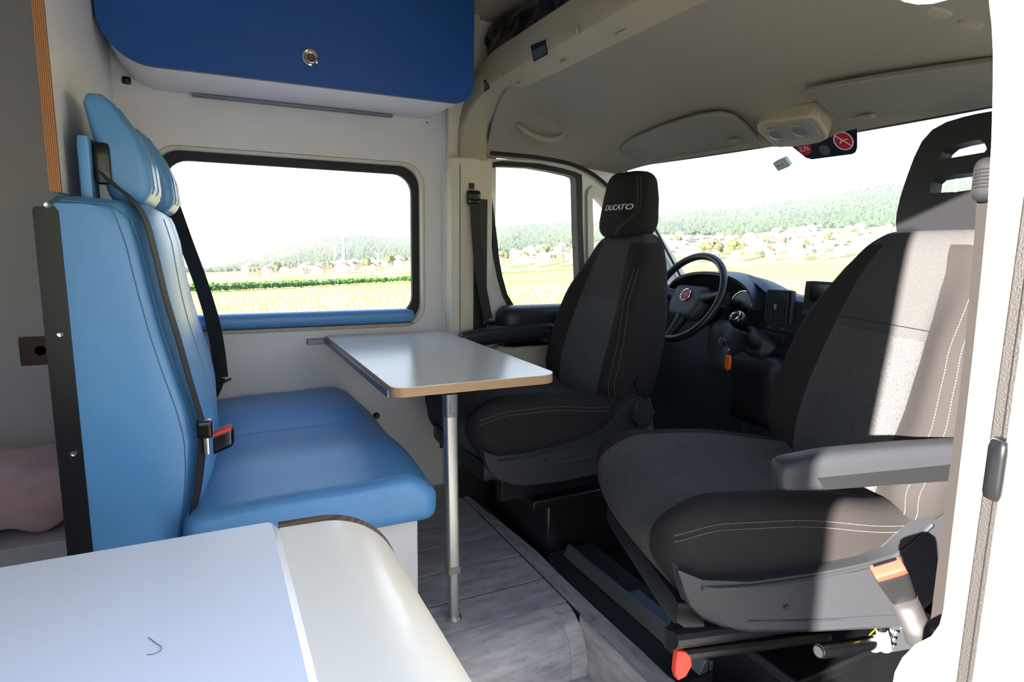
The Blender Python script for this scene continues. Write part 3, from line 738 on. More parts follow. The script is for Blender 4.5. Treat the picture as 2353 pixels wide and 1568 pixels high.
# ---------------------------------------------------------------- rear sleeping corner seen past the bench
bd = empty('bed_base', (-.8, 2.2, 0), 0, 'low grey-white bed box behind the bench', 'bed')
make(B().box(-1.9, -.30, 2.05, YL - .005, 0, .21), 'box', white, bd, bevel=.004)
def blf(p):
    a = Vector((p.x * 9, p.y * 12, p.z * 14)); return p + Vector((0, .018, .018)) * noise.noise(a) + Vector((0, 0, .01 * math.sin(p.x * 38 + p.y * 20) * smoothstep(.0, -.08, p.z)))
make(B().rbox((-1.0, 2.28, .315), (.68, .20, .085), .07, (70, 20, 12), blf), 'blanket', pink_m, label='crumpled pale pink blanket lying on the bed box', cat='blanket', smooth=60)
q = PY(84, 806, YL)
lp = empty('latch_plate', (q.x, YL, q.z - .05), 0, 'square bronze latch plate on white wall behind the bench', 'latch')
make(B().rbox((q.x, YL - .004, q.z), (.045, .004, .048), .003, 4), 'plate', brass_d, lp)
make(B().lathe([(.016, 0), (.010, -.001)], (q.x + .012, YL - .008, q.z), (0, -1, 0), 16), 'keyhole', black_pl, lp)

# ---------------------------------------------------------------- captain seats
def build_seat(name, O, rz, label, driver, sdz=0, adz=0):
    t = empty(name, (O[0], O[1], 0), rz, label, 'seat')
    # cushion
    def cf(p):
        u, v, z = p; top = smoothstep(-.02, .05, z); k = abs(v) / .26
        z += top * (.022 * smoothstep(.5, .8, k) - .014 * (1 - smoothstep(.3, .7, k)))
        z += top * (-.05 * (1 - .6 * smoothstep(.7, .95, k)) * smoothstep(-.16, -.29, u) ** 1.5 - .03 * smoothstep(-.05, .25, u))
        lo = 1 - smoothstep(-.10, .02, z)
        if u < -.1: u += .06 * lo * smoothstep(-.1, -.28, u) ; u -= .035 * (1 - (v / .26) ** 2) * smoothstep(-.1, -.28, u)
        v *= 1 - .06 * smoothstep(.1, .27, u)
        return (u, v, z)
    def cm(c):
        if abs(c.y) < .165 and c.x < .26: return 1
        return 0
    def cm2(c):
        if abs(c.y) < .2: return 1
        return 0
    cu = make(B().rbox((-.01, 0, .455), (.285, .262, .105), .038, (26, 26, 14), cf, cm2), 'seat_cushion', [fab_dark, fab_mid], t, local=True, smooth=60)
    cc = Vector((-.01, 0, .455))
    paths = []
    for dv in (0, .010):
        paths.append([cc + Vector(cf(Vector((-.278 + .50 * k / 30, -.262, .055 + dv * 1.3)))) + Vector((0, -.0012, 0)) for k in range(31)])
    stitches(cu, paths)
    # backrest
    def bf(p):
        a, v, w_ = p; tt = (w_ + .325) / .65
        sw = interp([(0, .84), (.12, .97), (.25, 1.0), (.4, .99), (.55, .92), (.7, .82), (.85, .69), (.95, .58), (1, .50)], tt)
        k = abs(v) / .262
        th = interp([(0, 1.0), (.5, 1.0), (.8, .85), (1, .62)], tt)
        a *= th
        if p.x < 0: a -= .040 * smoothstep(.45, .85, k) * smoothstep(.02, .2, tt) * (1 - smoothstep(.6, .9, tt)); a -= .018 * math.exp(-((tt - .25) / .2) ** 2) * (1 - k * k)
        if not driver: sw *= interp([(0, 1.1), (.3, 1.16), (.6, 1.2), (.85, 1.28), (1, 1.15)], tt)
        tz = 0 * smoothstep(.5, 1, k) * math.exp(-((tt - .9) / .1) ** 2)
        return (.315 - (0 if driver else .02) + a + (w_ + .325) * .215, v * sw, .475 + (w_ + .325) * .985 + tz)
    def bm(c):
        tt = (c.z + .325) / .65; k = abs(c.y) / .262; lim = .53 if tt < .95 else 2
        if c.x < .03 and k < lim: return 2 if tt > .62 else 1
        return 0
    bk_ = make(B().rbox((0, 0, 0), (.088, .262, .325), .06, (10, 30, 34), bf, bm), 'backrest', [fab_dark, fab_mid, fab_yoke], t, local=True, smooth=60)
    paths = []
    for d in (0, .016):
        pth = []
        for k in range(31):
            w_ = -.30 + .50 * k / 30; v_ = -.246 + d; pth.append(Vector(bf(Vector((-.028 - math.sqrt(max(0, .0612 ** 2 - (min(0, v_ + .202)) ** 2)), v_, w_)))) + Vector((-.001, -.001, 0)))
        paths.append(pth)
    stitches(bk_, paths)
    make(B().tube([Vector(bf(Vector((-.0885, -.15 + .30 * k / 14, .105)))) for k in range(15)], .0012, 5), 'seam', black_pl, bk_, local=True)
    make(B().tube([Vector(bf(Vector((-.0885, -.13 + .26 * k / 14, -.29)))) for k in range(15)], .0012, 5), 'seam', black_pl, bk_, local=True)
    # headrest
    if driver:
        def hf2(p):
            a, v, w_ = p; tt = (w_ + .125) / .25
            sw = interp([(0, .86), (.25, 1), (.6, .94), (1, .72)], tt)
            if v < -.06: a += .03 * smoothstep(.06, .13, -v)
            if v > .06: a += .03 * smoothstep(.06, .13, v)
            return (.430 + a * (1.05 - .2 * tt) + (w_ + .125) * .10, v * sw + .036, 1.225 + w_)
        hr = make(B().rbox((0, 0, 0), (.058, .138, .125), .045, (10, 20, 18), hf2), 'headrest', fab_dark, t, local=True, smooth=60)
        def hst(w_, d):
            k_ = smoothstep(-.02, -.11, w_); v_ = -.126 + .062 * k_ + d
            a_ = -.013 - (math.sqrt(max(0, .0465 ** 2 - (v_ + .093) ** 2)) if v_ < -.093 else .0465)
            return Vector(hf2(Vector((a_, v_, w_)))) + Vector((-.0012, -.0012, 0))
        stitches(hr, [[hst(-.112 + .215 * k / 24, d) for k in range(25)] for d in (0, .009)])
        text_part('DUCATO', 'embroidered_lettering', letter_m, hr, None, None, None, .029, shear=.25, bold=.0004, fn=lambda x, y, z: Vector(hf2(Vector((-.0585, -.03 - x * 1.25, -.012 + y)))) + Vector((O[0] - .0008 - z, O[1], 0)))
        [make(B().cyl((.450, v_, 1.07), (.455, v_, 1.13), .006, 10), 'headrest_post', chrome, t, local=True) for v_ in (-.04, .07)]
        make(B().lathe([(.010, 0), (.012, .01), (.008, .016)], (.50, .03, 1.335), (0, 0, 1), 10), 'headrest_cap', black_pl, hr, local=True)
    # side shields, both sides
    px_prof = [(1108, 1037), (1138, 1047), (1201, 1039), (1287, 1019), (1345, 1001), (1378, 984), (1402, 958), (1424, 930), (1445, 914), (1466, 910), (1484, 920), (1495, 945), (1490, 972), (1476, 988), (1450, 1012), (1420, 1050), (1402, 1078), (1287, 1102), (1201, 1112), (1172, 1109), (1140, 1098), (1122, 1082), (1112, 1062)]
    pr = [PY(a, c, 1.70) for a, c in px_prof]; pr = [(p.x - 1.02, p.z + sdz * smoothstep(1.45, 1.1, p.x)) for p in pr]
    for s_ in (-1, 1):
        b = B(); ins = .255 * s_; b.plate([[(u, ins, z) for u, z in pr]], (0, .030 * s_, 0))
        sh = make(b, 'side_shield', grey_pl, t, local=True, bevel=.007, seg=3, smooth=45)
        rb = B(); top = spline([(u, .2845 * s_, z - .012) for u, z in pr[1:8]], 4); rb.tube(top, .005, 6)
        bot = [(u + .0, .2845 * s_, z + .022) for u, z in pr[16:19]]; rb.tube(spline(bot, 5), .003, 6)
        make(rb, 'raised_rib', grey_pl, sh, local=True, smooth=60)
        uz = PY(1250, 1053, 1.70); make(B().lathe([(.006, 0), (.006, .003), (.003, .003)], (uz.x - 1.02, .285 * s_, uz.z), (0, s_, 0), 12), 'screw', black_pl, sh, local=True)
        if driver and s_ < 0:
            a_, c_2 = PY(1265, 1068, 1.70), PY(1371, 1038, 1.70)
            for (f0, f1) in ((0, .5), (.52, 1)):
                x0 = a_.x + (c_2.x - a_.x) * f0 - 1.02; x1 = a_.x + (c_2.x - a_.x) * f1 - 1.02
                make(B().rbox(((x0 + x1) / 2, -.286, (a_.z + c_2.z) / 2), ((x1 - x0) / 2, .004, abs(c_2.z - a_.z) / 2 * .8), .003, 4), 'blanking_panel', grey_pl, sh, local=True)
            k1 = PY(1469, 947, 1.68); k2 = PY(1472, 880, 1.70)
            lob = B(); n_ = 72
            for (h0, h1, R0) in ((0, .03, .043),):
                ring = [(R0 * (1 + .06 * math.cos(9 * 2 * PI * k / n_))) for k in range(n_)]
                lob.plate([[(k1.x - 1.02 + ring[k] * math.cos(2 * PI * k / n_), -.285, k1.z + ring[k] * math.sin(2 * PI * k / n_)) for k in range(n_)]], (0, -.032, 0))
            make(lob, 'recliner_knob', grey_pl, sh, local=True, bevel=.003)
            lob = B(); ring = [.021 * (1 + .07 * math.cos(7 * 2 * PI * k / 56)) for k in range(56)]
            lob.plate([[(k2.x - 1.02 + ring[k] * math.cos(2 * PI * k / 56), -.235, k2.z + ring[k] * math.sin(2 * PI * k / 56)) for k in range(56)]], (0, -.035, 0))
            make(lob, 'lumbar_knob', black_pl, t, local=True, bevel=.002)
    # seat pan and pedestal
    make(B().rbox((.0, 0, .345), (.27, .25, .035), .02, 6), 'seat_pan', black_pl, t, local=True)
    # armrest
    s_ = 1 if driver else -1
    def af(p):
        tt = (p.x + .20) / .40
        return (p.x, p.y, p.z * interp([(0, .8), (.2, 1), (1, 1)], tt) + .018 * tt + (.004 * math.sin(tt * PI)))
    ar = make(B().rbox((.085, .318 * s_, .690 + adz), (.215, .030, .036), .022, (22, 8, 10), af), 'armrest', black_pl if driver else grey_pl, t, local=True, smooth=60)
    if not driver:
        pth = B(); pth.plate([[(-.05, .3485 * s_, .668 + adz), (.285, .3485 * s_, .678 + adz), (.285, .3485 * s_, .712 + adz), (-.065, .3485 * s_, .690 + adz)]], (0, .0012 * s_, 0))
        make(pth, 'armrest_panel', black_pl, ar, local=True)
    make(B().cyl((.255, .25 * s_, .69 + adz), (.255, .335 * s_, .69 + adz), .026, 18), 'armrest_pivot', black_pl, ar, local=True)
    return t
ds = build_seat('captain_seat', (1.02, 1.97), 0, 'black fabric swivel seat with padded headrest near the steering wheel', True)
RZ = -math.radians(18.4)
PO = (1.125, 1.01)
ps = build_seat('captain_seat', PO, RZ, 'half-sunlit grey swivel seat with open plastic headrest and grey armrest', False, .03, -.025)
# passenger headrest frame: an open plastic shell
Wp = W[ps.name]
hn = Wp.to_3x3() @ Vector((-1, 0, .16)).normalized(); hp0 = Wp @ Vector((.425, 0, 1.14))
def hpx(l): return [PP(a, c, hp0, hn) for a, c in l]
leftp = hpx([(2062, 545), (2058, 516), (2060, 490), (2068, 455), (2084, 405), (2100, 362), (2118, 325), (2142, 298), (2175, 280), (2215, 268), (2250, 262)])
iv = Wp.inverted(); L = [iv @ p for p in leftp]
cv = 0.0
poly = [(p.y, p.z, p.x) for p in L]
vc_ = (iv @ hpx([(2192, 400)])[0]).y
full = list(L) + [Vector((p.x, 2 * vc_ - p.y, p.z)) for p in L[::-1] if abs(p.y - vc_) > .01]
def slot(l): return [iv @ p for p in hpx(l)]
s1 = slot([(2156, 368), (2164, 350), (2178, 338), (2205, 330), (2250, 321), (2262, 328), (2268, 342), (2262, 350)])
s2_ = slot([(2136, 444), (2140, 418), (2150, 409), (2200, 401), (2250, 396), (2262, 400), (2262, 432), (2200, 441)])
nl_ = iv.to_3x3() @ hn
hb = B(); hb.plate([[p for p in full], s1, s2_], -nl_ * .030)
make(hb, 'headrest_frame', black_pl, ps, local=True, bevel=.005, seg=3, smooth=45)

# pedestals
for (O, rz, nm, lab) in (((1.06, 1.97), 0, 'seat_pedestal', 'black metal box pedestal under the driver side seat'), ((1.16, 1.0), 0, 'seat_pedestal', 'black metal pedestal with slide rails under the half-sunlit seat')):
    p = empty(nm, (O[0], O[1], -.06), rz, lab, 'pedestal')
    if O[1] > 1.5:
        make(B().box(-.05, .28, -.21, .23, 0, .24), 'box', black_mt, p, local=True, bevel=.012)
        make(B().box(-.12, .30, -.24, .26, .24, .275), 'swivel_plate', black_mt, p, local=True, bevel=.006)
        make(B().box(-.22, .27, -.20, -.16, .275, .37), 'slide_rail', black_mt, p, local=True, bevel=.004)
        make(B().box(-.22, .27, .16, .20, .275, .37), 'slide_rail', black_mt, p, local=True, bevel=.004)
    else:
        make(B().box(-.06, .40, -.20, .22, 0, .20), 'box', black_mt, p, local=True, bevel=.012)
        make(B().box(-.10, .42, -.22, .24, .20, .23), 'swivel_plate', black_mt, p, local=True, bevel=.006)
# slide rails and levers under the passenger seat
YS = .80
rl_ = empty('slide_rail', (1.25, YS, .15), 0, 'black tubular slide rail beside red lever under sunlit seat', 'rail')
b = B(); a0, a1 = PY(1545, 1472, YS), PY(2040, 1405, YS)
b.tube([a0, a1], .016, 10); make(b, 'upper_tube', black_mt, rl_)
a0, a1 = PY(1560, 1505, YS), PY(1900, 1462, YS)
make(B().tube([a0, a1], .012, 10), 'lower_tube', black_mt, rl_)
hump = [PY(*p, YS + .01) for p in ((1640, 1462), (1655, 1428), (1690, 1415), (1800, 1408), (1960, 1385), (2090, 1362), (2110, 1400), (1960, 1440), (1760, 1462))]
make(B().plate([[tuple(p) for p in hump]], (0, .03, 0)), 'bracket_plate', black_mt, rl_, bevel=.004)
cl = [PY(*p, YS - .012) for p in ((1560, 1498), (1578, 1500), (1590, 1512), (1592, 1530), (1578, 1556), (1558, 1566), (1553, 1548), (1556, 1516))]
lv = empty('seat_lever', (cl[0].x, YS, cl[5].z), 0, 'red rounded plastic lever tab at end of black slide rail', 'lever')
make(B().plate([[tuple(p) for p in cl]], (0, .014, 0)), 'tab', red_pl, lv, bevel=.003, smooth=50)
make(B().tube([PY(1560, 1505, YS + .004), PY(1548, 1470, YS + .004)], .009, 8), 'shank', black_mt, lv)
make(B().rbox(PY(1552, 1468, YS + .02), (.018, .016, .022), .006, 4), 'clevis', black_mt, lv)
# gas-generator tube with white and yellow connector
pt = empty('pretensioner', tuple(PY(1980, 1490, .72)), 0, 'black belt pretensioner tube with white connector and yellow cap', 'pretensioner')
make(B().tube([PY(1882, 1497, .72), PY(1892, 1496, .72), PY(1990, 1480, .72), PY(2012, 1478, .72)], [.013, .0145, .0145, .012], 16), 'tube', black_gl, pt)
make(B().lathe([(.0105, 0), (.0105, .002)], PY(1881, 1497.5, .72), (-1, 0, 0), 14), 'tube_mouth', black_pl, pt)
make(B().tube([PY(2006, 1480, .72), PY(2028, 1476, .72)], [.017, .015], 12), 'collar', white_pl, pt)
make(B().tube([PY(2034, 1490, .715), PY(2030, 1465, .715), PY(2026, 1446, .715)], [.013, .013, .011], 12), 'connector', white_pl, pt)
make(B().tube([PY(2026, 1446, .713), PY(2025, 1436, .713)], [.011, .010], 10), 'connector_collar', black_gl, pt)
make(B().box(*[v for ab in zip((PY(2026, 1432, .71) - Vector((.009, .008, .004))), (PY(2026, 1432, .71) + Vector((.009, .008, .004)))) for v in ab]), 'cap', yellow_pl, pt, bevel=.002)
make(B().tube(spline([PY(2018, 1440, .71), PY(2010, 1448, .705), PY(1998, 1460, .705)], 4), .0012, 5), 'wire', yellow_pl, pt)
make(B().plate([[tuple(PY(*p, .71)) for p in ((2040, 1432), (2075, 1420), (2105, 1440), (2110, 1490), (2050, 1500))]], (0, .01, 0)), 'mounting_plate', alu_dark, pt, bevel=.002)
for (px, py) in ((2057, 1455), (2052, 1470), (2082, 1448), (2050, 1485)):
    make(B().lathe([(.0045, 0), (.0045, .004)], PY(px, py, .709), (0, -1, 0), 8), 'rivet', alu, pt)
# passenger buckle on a corrugated stalk
YBK = .60
pbk = empty('belt_buckle', tuple(PY(2120, 1470, YBK)), 0, 'upright belt buckle with red button on grey corrugated stalk', 'buckle')
stalk = spline([PY(*p, YBK) for p in ((2112, 1470), (2105, 1440), (2090, 1405), (2074, 1370))], 14)
b = B(); b.tube(stalk, [.0205 + .003 * (1 if i % 2 else -1) for i in range(len(stalk))], 16); make(b, 'corrugated_boot', mat('grey_boot', (40, 39, 39), .45), pbk, smooth=20)
ax0, ax1 = PY(2072, 1368, YBK), PY(2042, 1310, YBK - .01)
ud = (ax1 - ax0).normalized(); wd = (MR + ud * -MR.dot(ud)).normalized(); nd = ud.cross(wd)
def orient(c): return lambda p: c + wd * p.x + nd * p.y + ud * p.z
hl_ = (ax1 - ax0).length / 2
b = B(); b.rbox((0, 0, 0), (.024, .014, hl_ + .004), .006, 8, lambda p: orient((ax0 + ax1) / 2)(Vector((p.x * (1 + .12 * p.z / hl_), p.y, p.z)))); make(b, 'housing', black_pl, pbk)
b = B(); b.rbox((0, 0, 0), (.025, .0125, .009), .003, 6, orient(ax1 + ud * .002 - nd * .001)); make(b, 'release_button', red_pl, pbk)
b = B(); b.rbox((0, 0, 0), (.019, .003, .002), .001, 4, orient(ax1 + ud * .0105 + nd * (.008 if nd.y > 0 else -.008))); make(b, 'slot', black_gl, pbk)
make(B().lathe([(.02, 0), (.02, .008), (.01, .012)], PY(2116, 1476, YBK + .01), (0, -1, 0), 16), 'anchor_bolt', alu_dark, pbk)
# passenger shoulder belt beside the pillar
pb = empty('seat_belt', (1.0, .47, .2), 0, 'brown seat belt stretched down beside the white sunlit door pillar', 'seat belt')
XS = 1.02
pth = [PX(a_ + 8, c2, XS) for a_, c2 in ((2270, 440), (2262, 560), (2237, 830), (2208, 1060), (2180, 1270), (2156, 1460))]
make(B().ribbon(spline(pth, 4), Vector((.35, 1, 0)), .046, .0025), 'strap', web_b, pb)
g = PX(2286, 412, XS)
make(B().rbox(g, (.018, .026, .032), .015, 8), 'belt_guide', black_pl, pb)
bb_ = B()
for k in range(6): bb_.tube([g + Vector((-.0186, -.02, .014 - .005 * k)), g + Vector((-.0186, .018, .014 - .005 * k))], .0009, 5)
make(bb_, 'grip_ridges', black_pl, pb)
# driver's shoulder belt
db = empty('seat_belt', (1.0, 2.36, .7), 0, 'black seat belt hanging from round guide on beige pillar by driver door', 'seat belt')
g = PY(1088, 455, 2.36)
make(B().rbox(g, (.030, .012, .030), .012, (10, 6, 10)), 'belt_guide', black_gl, db)
make(B().tube([g + Vector((-.024, -.013, -.006)), g + Vector((.0, -.016, -.011)), g + Vector((.024, -.013, -.006))], .004, 6), 'guide_bar', black_gl, db)
pth = spline([PY(1090, 468, 2.345), PY(1096, 560, 2.34), PY(1104, 640, 2.335), PY(1122, 735, 2.325)], 5)
make(B().ribbon(pth, Vector((1, .25, 0)), .046, .0022), 'strap', web, db)
tq = PY(1123, 742, 2.325)
make(B().rbox(tq, (.026, .008, .010), .005, 6), 'tongue_grip', black_gl, db)
make(B().rbox(PY(1126, 756, 2.325), (.011, .002, .016), .002, 4), 'tongue_plate', chrome, db)

# ---------------------------------------------------------------- black plate with ridge between floor and seats
tr = empty('threshold_plate', (1.1, 1.4, -.02), 0, 'black rubber plate with raised metal ridge beside the wooden floor edge', 'plate')
c4 = [PZ(*p, .004) for p in ((1262, 1300), (1300, 1262), (1400, 1215), (1560, 1330), (1545, 1545), (1500, 1540))]
base = [(.988, 1.70), (1.02, 1.745), (1.20, 1.745), (1.20, 1.05), (1.0, 1.05), (.990, 1.08)]
make(B().plate([XY(base, -.06)], (0, 0, .062)), 'plate', rubber, tr, bevel=.006)
make(B().plate([[(1.055, 1.05, .002), (1.075, 1.05, .040), (1.085, 1.05, .040), (1.085, 1.05, .002)]], (0, .67, 0)), 'ridge', alu_dark, tr, bevel=.002)
make(B().box(1.092, 1.135, 1.05, 1.40, .002, .030), 'metal_strip', mat('blue_steel', (96, 112, 128), .3, metal=.6), tr, bevel=.002)
make(B().lathe([(.02, 0), (.018, .004)], (1.16, 1.52, .002), (0, 0, 1), 18), 'plug', black_pl, tr)

# ---------------------------------------------------------------- dashboard
da = empty('dashboard', (2.0, 1.5, .2), 0, 'dark blue-grey van dashboard with hooded gauges, air vents and radio', 'dashboard')
def dprof(y):
    k = ((y - yc) / .9) ** 2; kx = -.05 * k
    hood = math.exp(-(abs(y - 1.93) / .27) ** 4); mid = math.exp(-(abs(y - 1.46) / .28) ** 6)
    zt = .885 + .075 * hood + .012 * mid
    xf = 1.90 - .05 * mid + .02 * hood
    return [(2.24 + kx, .83), (2.10 + kx, .84 + .05 * hood), (1.97 + kx, zt), (xf + .02, zt + .004), (xf, zt - .012), (xf + .012 + .045 * hood, zt - .06), (xf + .02 + .05 * hood, .74), (xf - .03 - .02 * mid, .62), (xf - .01 - .06 * mid, .46), (xf + .05 - .10 * mid, .30), (xf + .08 - .08 * mid, .12), (2.24, .12)]
ny = 60; prs = [dprof(.55 + 1.83 * j / ny) for j in range(ny + 1)]; n_ = len(prs[0])
vs = [(x, .55 + 1.83 * j / ny, z) for j in range(ny + 1) for (x, z) in prs[j]]
fs = [(j * n_ + k, j * n_ + (k + 1) % n_, (j + 1) * n_ + (k + 1) % n_, (j + 1) * n_ + k) for j in range(ny) for k in range(n_)] + [tuple(range(n_))[::-1], tuple(ny * n_ + k for k in range(n_))]
make(B().add(vs, fs), 'body', dash_m, da, smooth=50)
# instrument hood: an arched shell
hs = B(); NN = 24
def hoodpt(t, r, x): a = PI * t; return (x, 1.93 - .245 * r * math.cos(a), .835 + .125 * r * math.sin(a) ** .8)
hs.grid(lambda u, v: hoodpt(v, 1.0 + .0 * u, 1.835 + .13 * u), 5, NN, th=(0, 0, .012))
make(hs, 'instrument_hood', dash_m, da, smooth=60)
for (yg, rr) in ((2.035, .052), (1.81, .055)):
    c = Vector((1.915, yg, .845)); axg = Vector((-.96, 0, .28))
    gg = make(B().lathe([(rr, 0), (rr, .004), (.002, .005)], c, axg, 28), 'gauge', black_gl, da)
    u_ = axg.orthogonal().normalized()
    make(B().tube([c + axg * .006 + (Vector((0, 1, 0)) * math.cos(a) + axg.cross(Vector((0, 1, 0))).normalized() * math.sin(a)) * rr for a in [2 * PI * k / 32 for k in range(32)]], .0022, 6, closed=True), 'gauge_ring', chrome, gg)
    make(B().tube([c + axg * .008, c + axg * .008 + Vector((0, -.02, -.03))], .0014, 5), 'needle', red_pl, gg)
make(B().rbox((1.912, 1.925, .855), (.006, .05, .035), .004, 4), 'trip_display', mat('lcd', (96, 100, 84), .3), da)
# centre vent with slats
vc = PX(1790, 708, 1.842)
for nm, (yy, zz, hy, hz) in {'air_vent': (vc.y, vc.z + .005, .058, .062)}.items():
    av = make(B().rbox((1.848, yy, zz), (.012, hy, hz), .008, 6), nm, dash_m, da)
    make(B().box(1.834, 1.837, yy - hy + .008, yy + hy - .008, zz - hz + .008, zz + hz - .008), 'vent_recess', black_gl, av)
    for k in range(9):
        ys = yy - hy + .014 + (2 * hy - .028) * k / 8
        make(B().box(1.826, 1.835, ys - .0016, ys + .0016, zz - hz + .01, zz + hz - .01), 'slat', dash_m, av)
    make(B().rbox((1.823, yy, zz), (.004, .004, .010), .002, 4), 'vent_tab', alu, av)
for k in (-.03, .03): make(B().lathe([(.006, 0), (.005, .004)], (1.834, vc.y + k, vc.z - .072), (-1, 0, 0), 10), 'vent_knob', alu_dark, da)
tray = PX(1785, 768, 1.80)
make(B().rbox((1.83, vc.y + .01, vc.z - .105), (.03, .07, .02), .008, 5), 'cup_tray', black_pl, da)
rd = PX(1870, 690, 1.842)
rdp = make(B().rbox((1.85, rd.y - .06, rd.z - .01), (.012, .10, .075), .008, 6), 'radio_panel', black_pl, da)
make(B().rbox((1.838, rd.y - .06, rd.z + .025), (.003, .075, .03), .002, 4), 'screen', black_gl, rdp)
for k in range(4): make(B().rbox((1.838, rd.y + .02 - .05 * k, rd.z - .045), (.004, .016, .010), .003, 4), 'button', dash_m, rdp)
make(B().rbox((1.90, rd.y - .03, .912), (.05, .06, .016), .008, 5), 'top_tray_lid', black_pl, da)
make(B().rbox((1.82, 1.76, .69), (.09, .06, .10), .045, 8), 'switch_pod', dash_m, da)
make(B().rbox((1.82, 1.58, .56), (.09, .11, .13), .04, 8), 'gear_console', black_pl, da)
make(B().lathe([(.016, 0), (.016, .008), (.011, .009), (.009, .004)], PX(1661, 786, 1.69), (-1, 0, .2), 20), 'ignition_ring', alu_dark, da)
# steering wheel
wc = Vector((1.775, 1.985, .865)); wa = Vector((-.885, 0, .465)).normalized(); wy = Vector((0, 1, 0)); wz = wa.cross(wy).normalized()
if wz.z < 0: wz = -wz
sw = empty('steering_wheel', tuple(wc - wz * .2), 0, 'black three-spoke steering wheel with round red emblem', 'steering wheel')
def wp2(a, r, h=0): return wc + wy * math.cos(a) * r + wz * math.sin(a) * r + wa * h
make(B().tube([wp2(2 * PI * k / 64, .19) for k in range(64)], .0155, 14, closed=True), 'rim', mat('wheel_leather', (30, 33, 38), .35, bump=.2, bs=300), sw, smooth=80)
def hubf(p): return wc + wy * p.x + wz * p.y + wa * (p.z - .03 - .25 * (p.x * p.x + p.y * p.y) / .1 * .1)
b = B(); b.rbox((0, 0, 0), (.10, .075, .03), .028, 12, lambda p: hubf(Vector((p.x * (1 - .25 * smoothstep(0, -.08, p.y)), p.y - .012, p.z)))); make(b, 'hub', dash_m, sw, smooth=60)
for a in (math.radians(8), math.radians(172), math.radians(270)):
    b = B(); b.tube([wp2(a, .07, -.03), wp2(a, .13, -.018), wp2(a, .185, 0)], [.03, .02, .014], 10); make(b, 'spoke', black_pl, sw, smooth=60)
em = wc + wa * .001 + wz * .008
eb = make(B().lathe([(.027, 0), (.027, .003), (.023, .004), (.002, .0045)], em, wa, 28), 'emblem', red_st, sw)
make(B().tube([em + wa * .004 + (wy * math.cos(a) + wz * math.sin(a)) * .026 for a in [2 * PI * k / 32 for k in range(32)]], .0025, 6, closed=True), 'emblem_ring', chrome, eb)
text_part('FIAT', 'emblem_lettering', chrome, eb, em + wa * .0055, -wy, wz, .019, extrude=.0005, bold=.0003)
make(B().tube([wc - wa * .03, wc - wa * .06, wc - wa * .17], [.05, .05, .055], 16), 'column_cowl', black_pl, sw, smooth=60)
stk = B(); stk.tube([wc - wa * .07 - wy * .04, wc - wa * .06 - wy * .12, wc - wa * .05 - wy * .19], [.009, .010, .013], 10); make(stk, 'wiper_stalk', black_pl, sw, smooth=60)
# gear lever
gk = PX(1697, 735, 1.68)
gl = empty('gear_lever', (1.77, gk.y - .01, .68), 0, 'black gear lever with silver-ringed knob and gaiter', 'gear lever')
gax = Vector((-.75, .05, .66)).normalized()
make(B().lathe([(.012, -.05), (.020, -.035), (.029, -.012), (.030, .008), (.024, .022), (.010, .027), (.001, .028)], gk, gax, 24), 'knob', black_gl, gl, smooth=60)
make(B().tube([gk + gax * .024 + (gax.orthogonal().normalized() * math.cos(a) + gax.cross(gax.orthogonal().normalized()) * math.sin(a)) * .019 for a in [2 * PI * k / 28 for k in range(28)]], .0022, 6, closed=True), 'knob_ring', chrome, gl)
make(B().tube([gk - gax * .04, gk - gax * .12], [.010, .009], 10), 'shaft', black_pl, gl)
gs = [gk - gax * (.06 + .016 * k) + Vector((.004 * math.sin(k * 2), 0, 0)) for k in range(7)]
make(B().tube(gs, [.018, .027, .030, .038, .042, .052, .06], 14), 'gaiter', black_pl, gl, smooth=50)
make(B().lathe([(.012, 0), (.013, .006)], gk - gax * .046, gax, 16), 'collar', alu, gl)
# key with orange fob
kp = PX(1672, 803, 1.66); ko = PX(1673, 833, 1.66)
ky = empty('ignition_key', tuple(ko - Vector((0, 0, .03))), 0, 'ignition key with bright orange plastic fob hanging below wheel', 'key')
make(B().rbox(ko, (.006, .0125, .026), .004, 6), 'fob', orange_pl, ky)
b = B(); b.tube([kp + Vector((0, .006 * math.cos(a), -.002 + .009 * math.sin(a))) for a in [2 * PI * k / 16 for k in range(16)]], .0012, 5, closed=True)
b.tube([PX(1671, 792, 1.66), PX(1671, 806, 1.66)], .0014, 5); b.tube([PX(1675, 797, 1.66), PX(1674, 812, 1.66)], .0014, 5); make(b, 'key_ring', chrome, ky)
make(B().rbox(PX(1669, 789, 1.67), (.012, .007, .012), .004, 5), 'key_head', black_pl, ky)
make(B().tube([ko + Vector((0, 0, -.026)), ko + Vector((0, 0, -.036))], .003, 6), 'fob_loop', brass_d, ky)

# ---------------------------------------------------------------- roof fittings
vp, vn = Vector((1.66, 1.9, 1.452)), Vector((-.34, 0, -.94)).normalized()
def vpx(l, off=0): return [tuple(PP(a, c, vp + vn * off, vn)) for a, c in l]
v1 = empty('sun_visor', tuple(PP(1590, 330, vp, vn)), 0, 'folded beige sun visor above the steering wheel', 'sun visor')
make(B().plate([vpx([(1420, 352), (1424, 340), (1450, 322), (1520, 294), (1600, 270), (1650, 264), (1685, 272), (1715, 295), (1738, 322), (1736, 330), (1600, 352), (1480, 371), (1447, 374), (1432, 368)], .004)], -vn * .018), 'panel', visor_m, v1, bevel=.006, smooth=45)
make(B().tube([PP(1500, 370, vp + vn * .01, vn), PP(1690, 336, vp + vn * .01, vn)], .003, 6), 'fold_line', visor_m, v1)
make(B().rbox(PP(1686, 323, vp + vn * .012, vn), (.012, .02, .006), .004, 4), 'clip', visor_m, v1)
v2 = empty('sun_visor', tuple(PP(2080, 230, vp, vn)), 0, 'folded beige sun visor above the half-sunlit seat', 'sun visor')
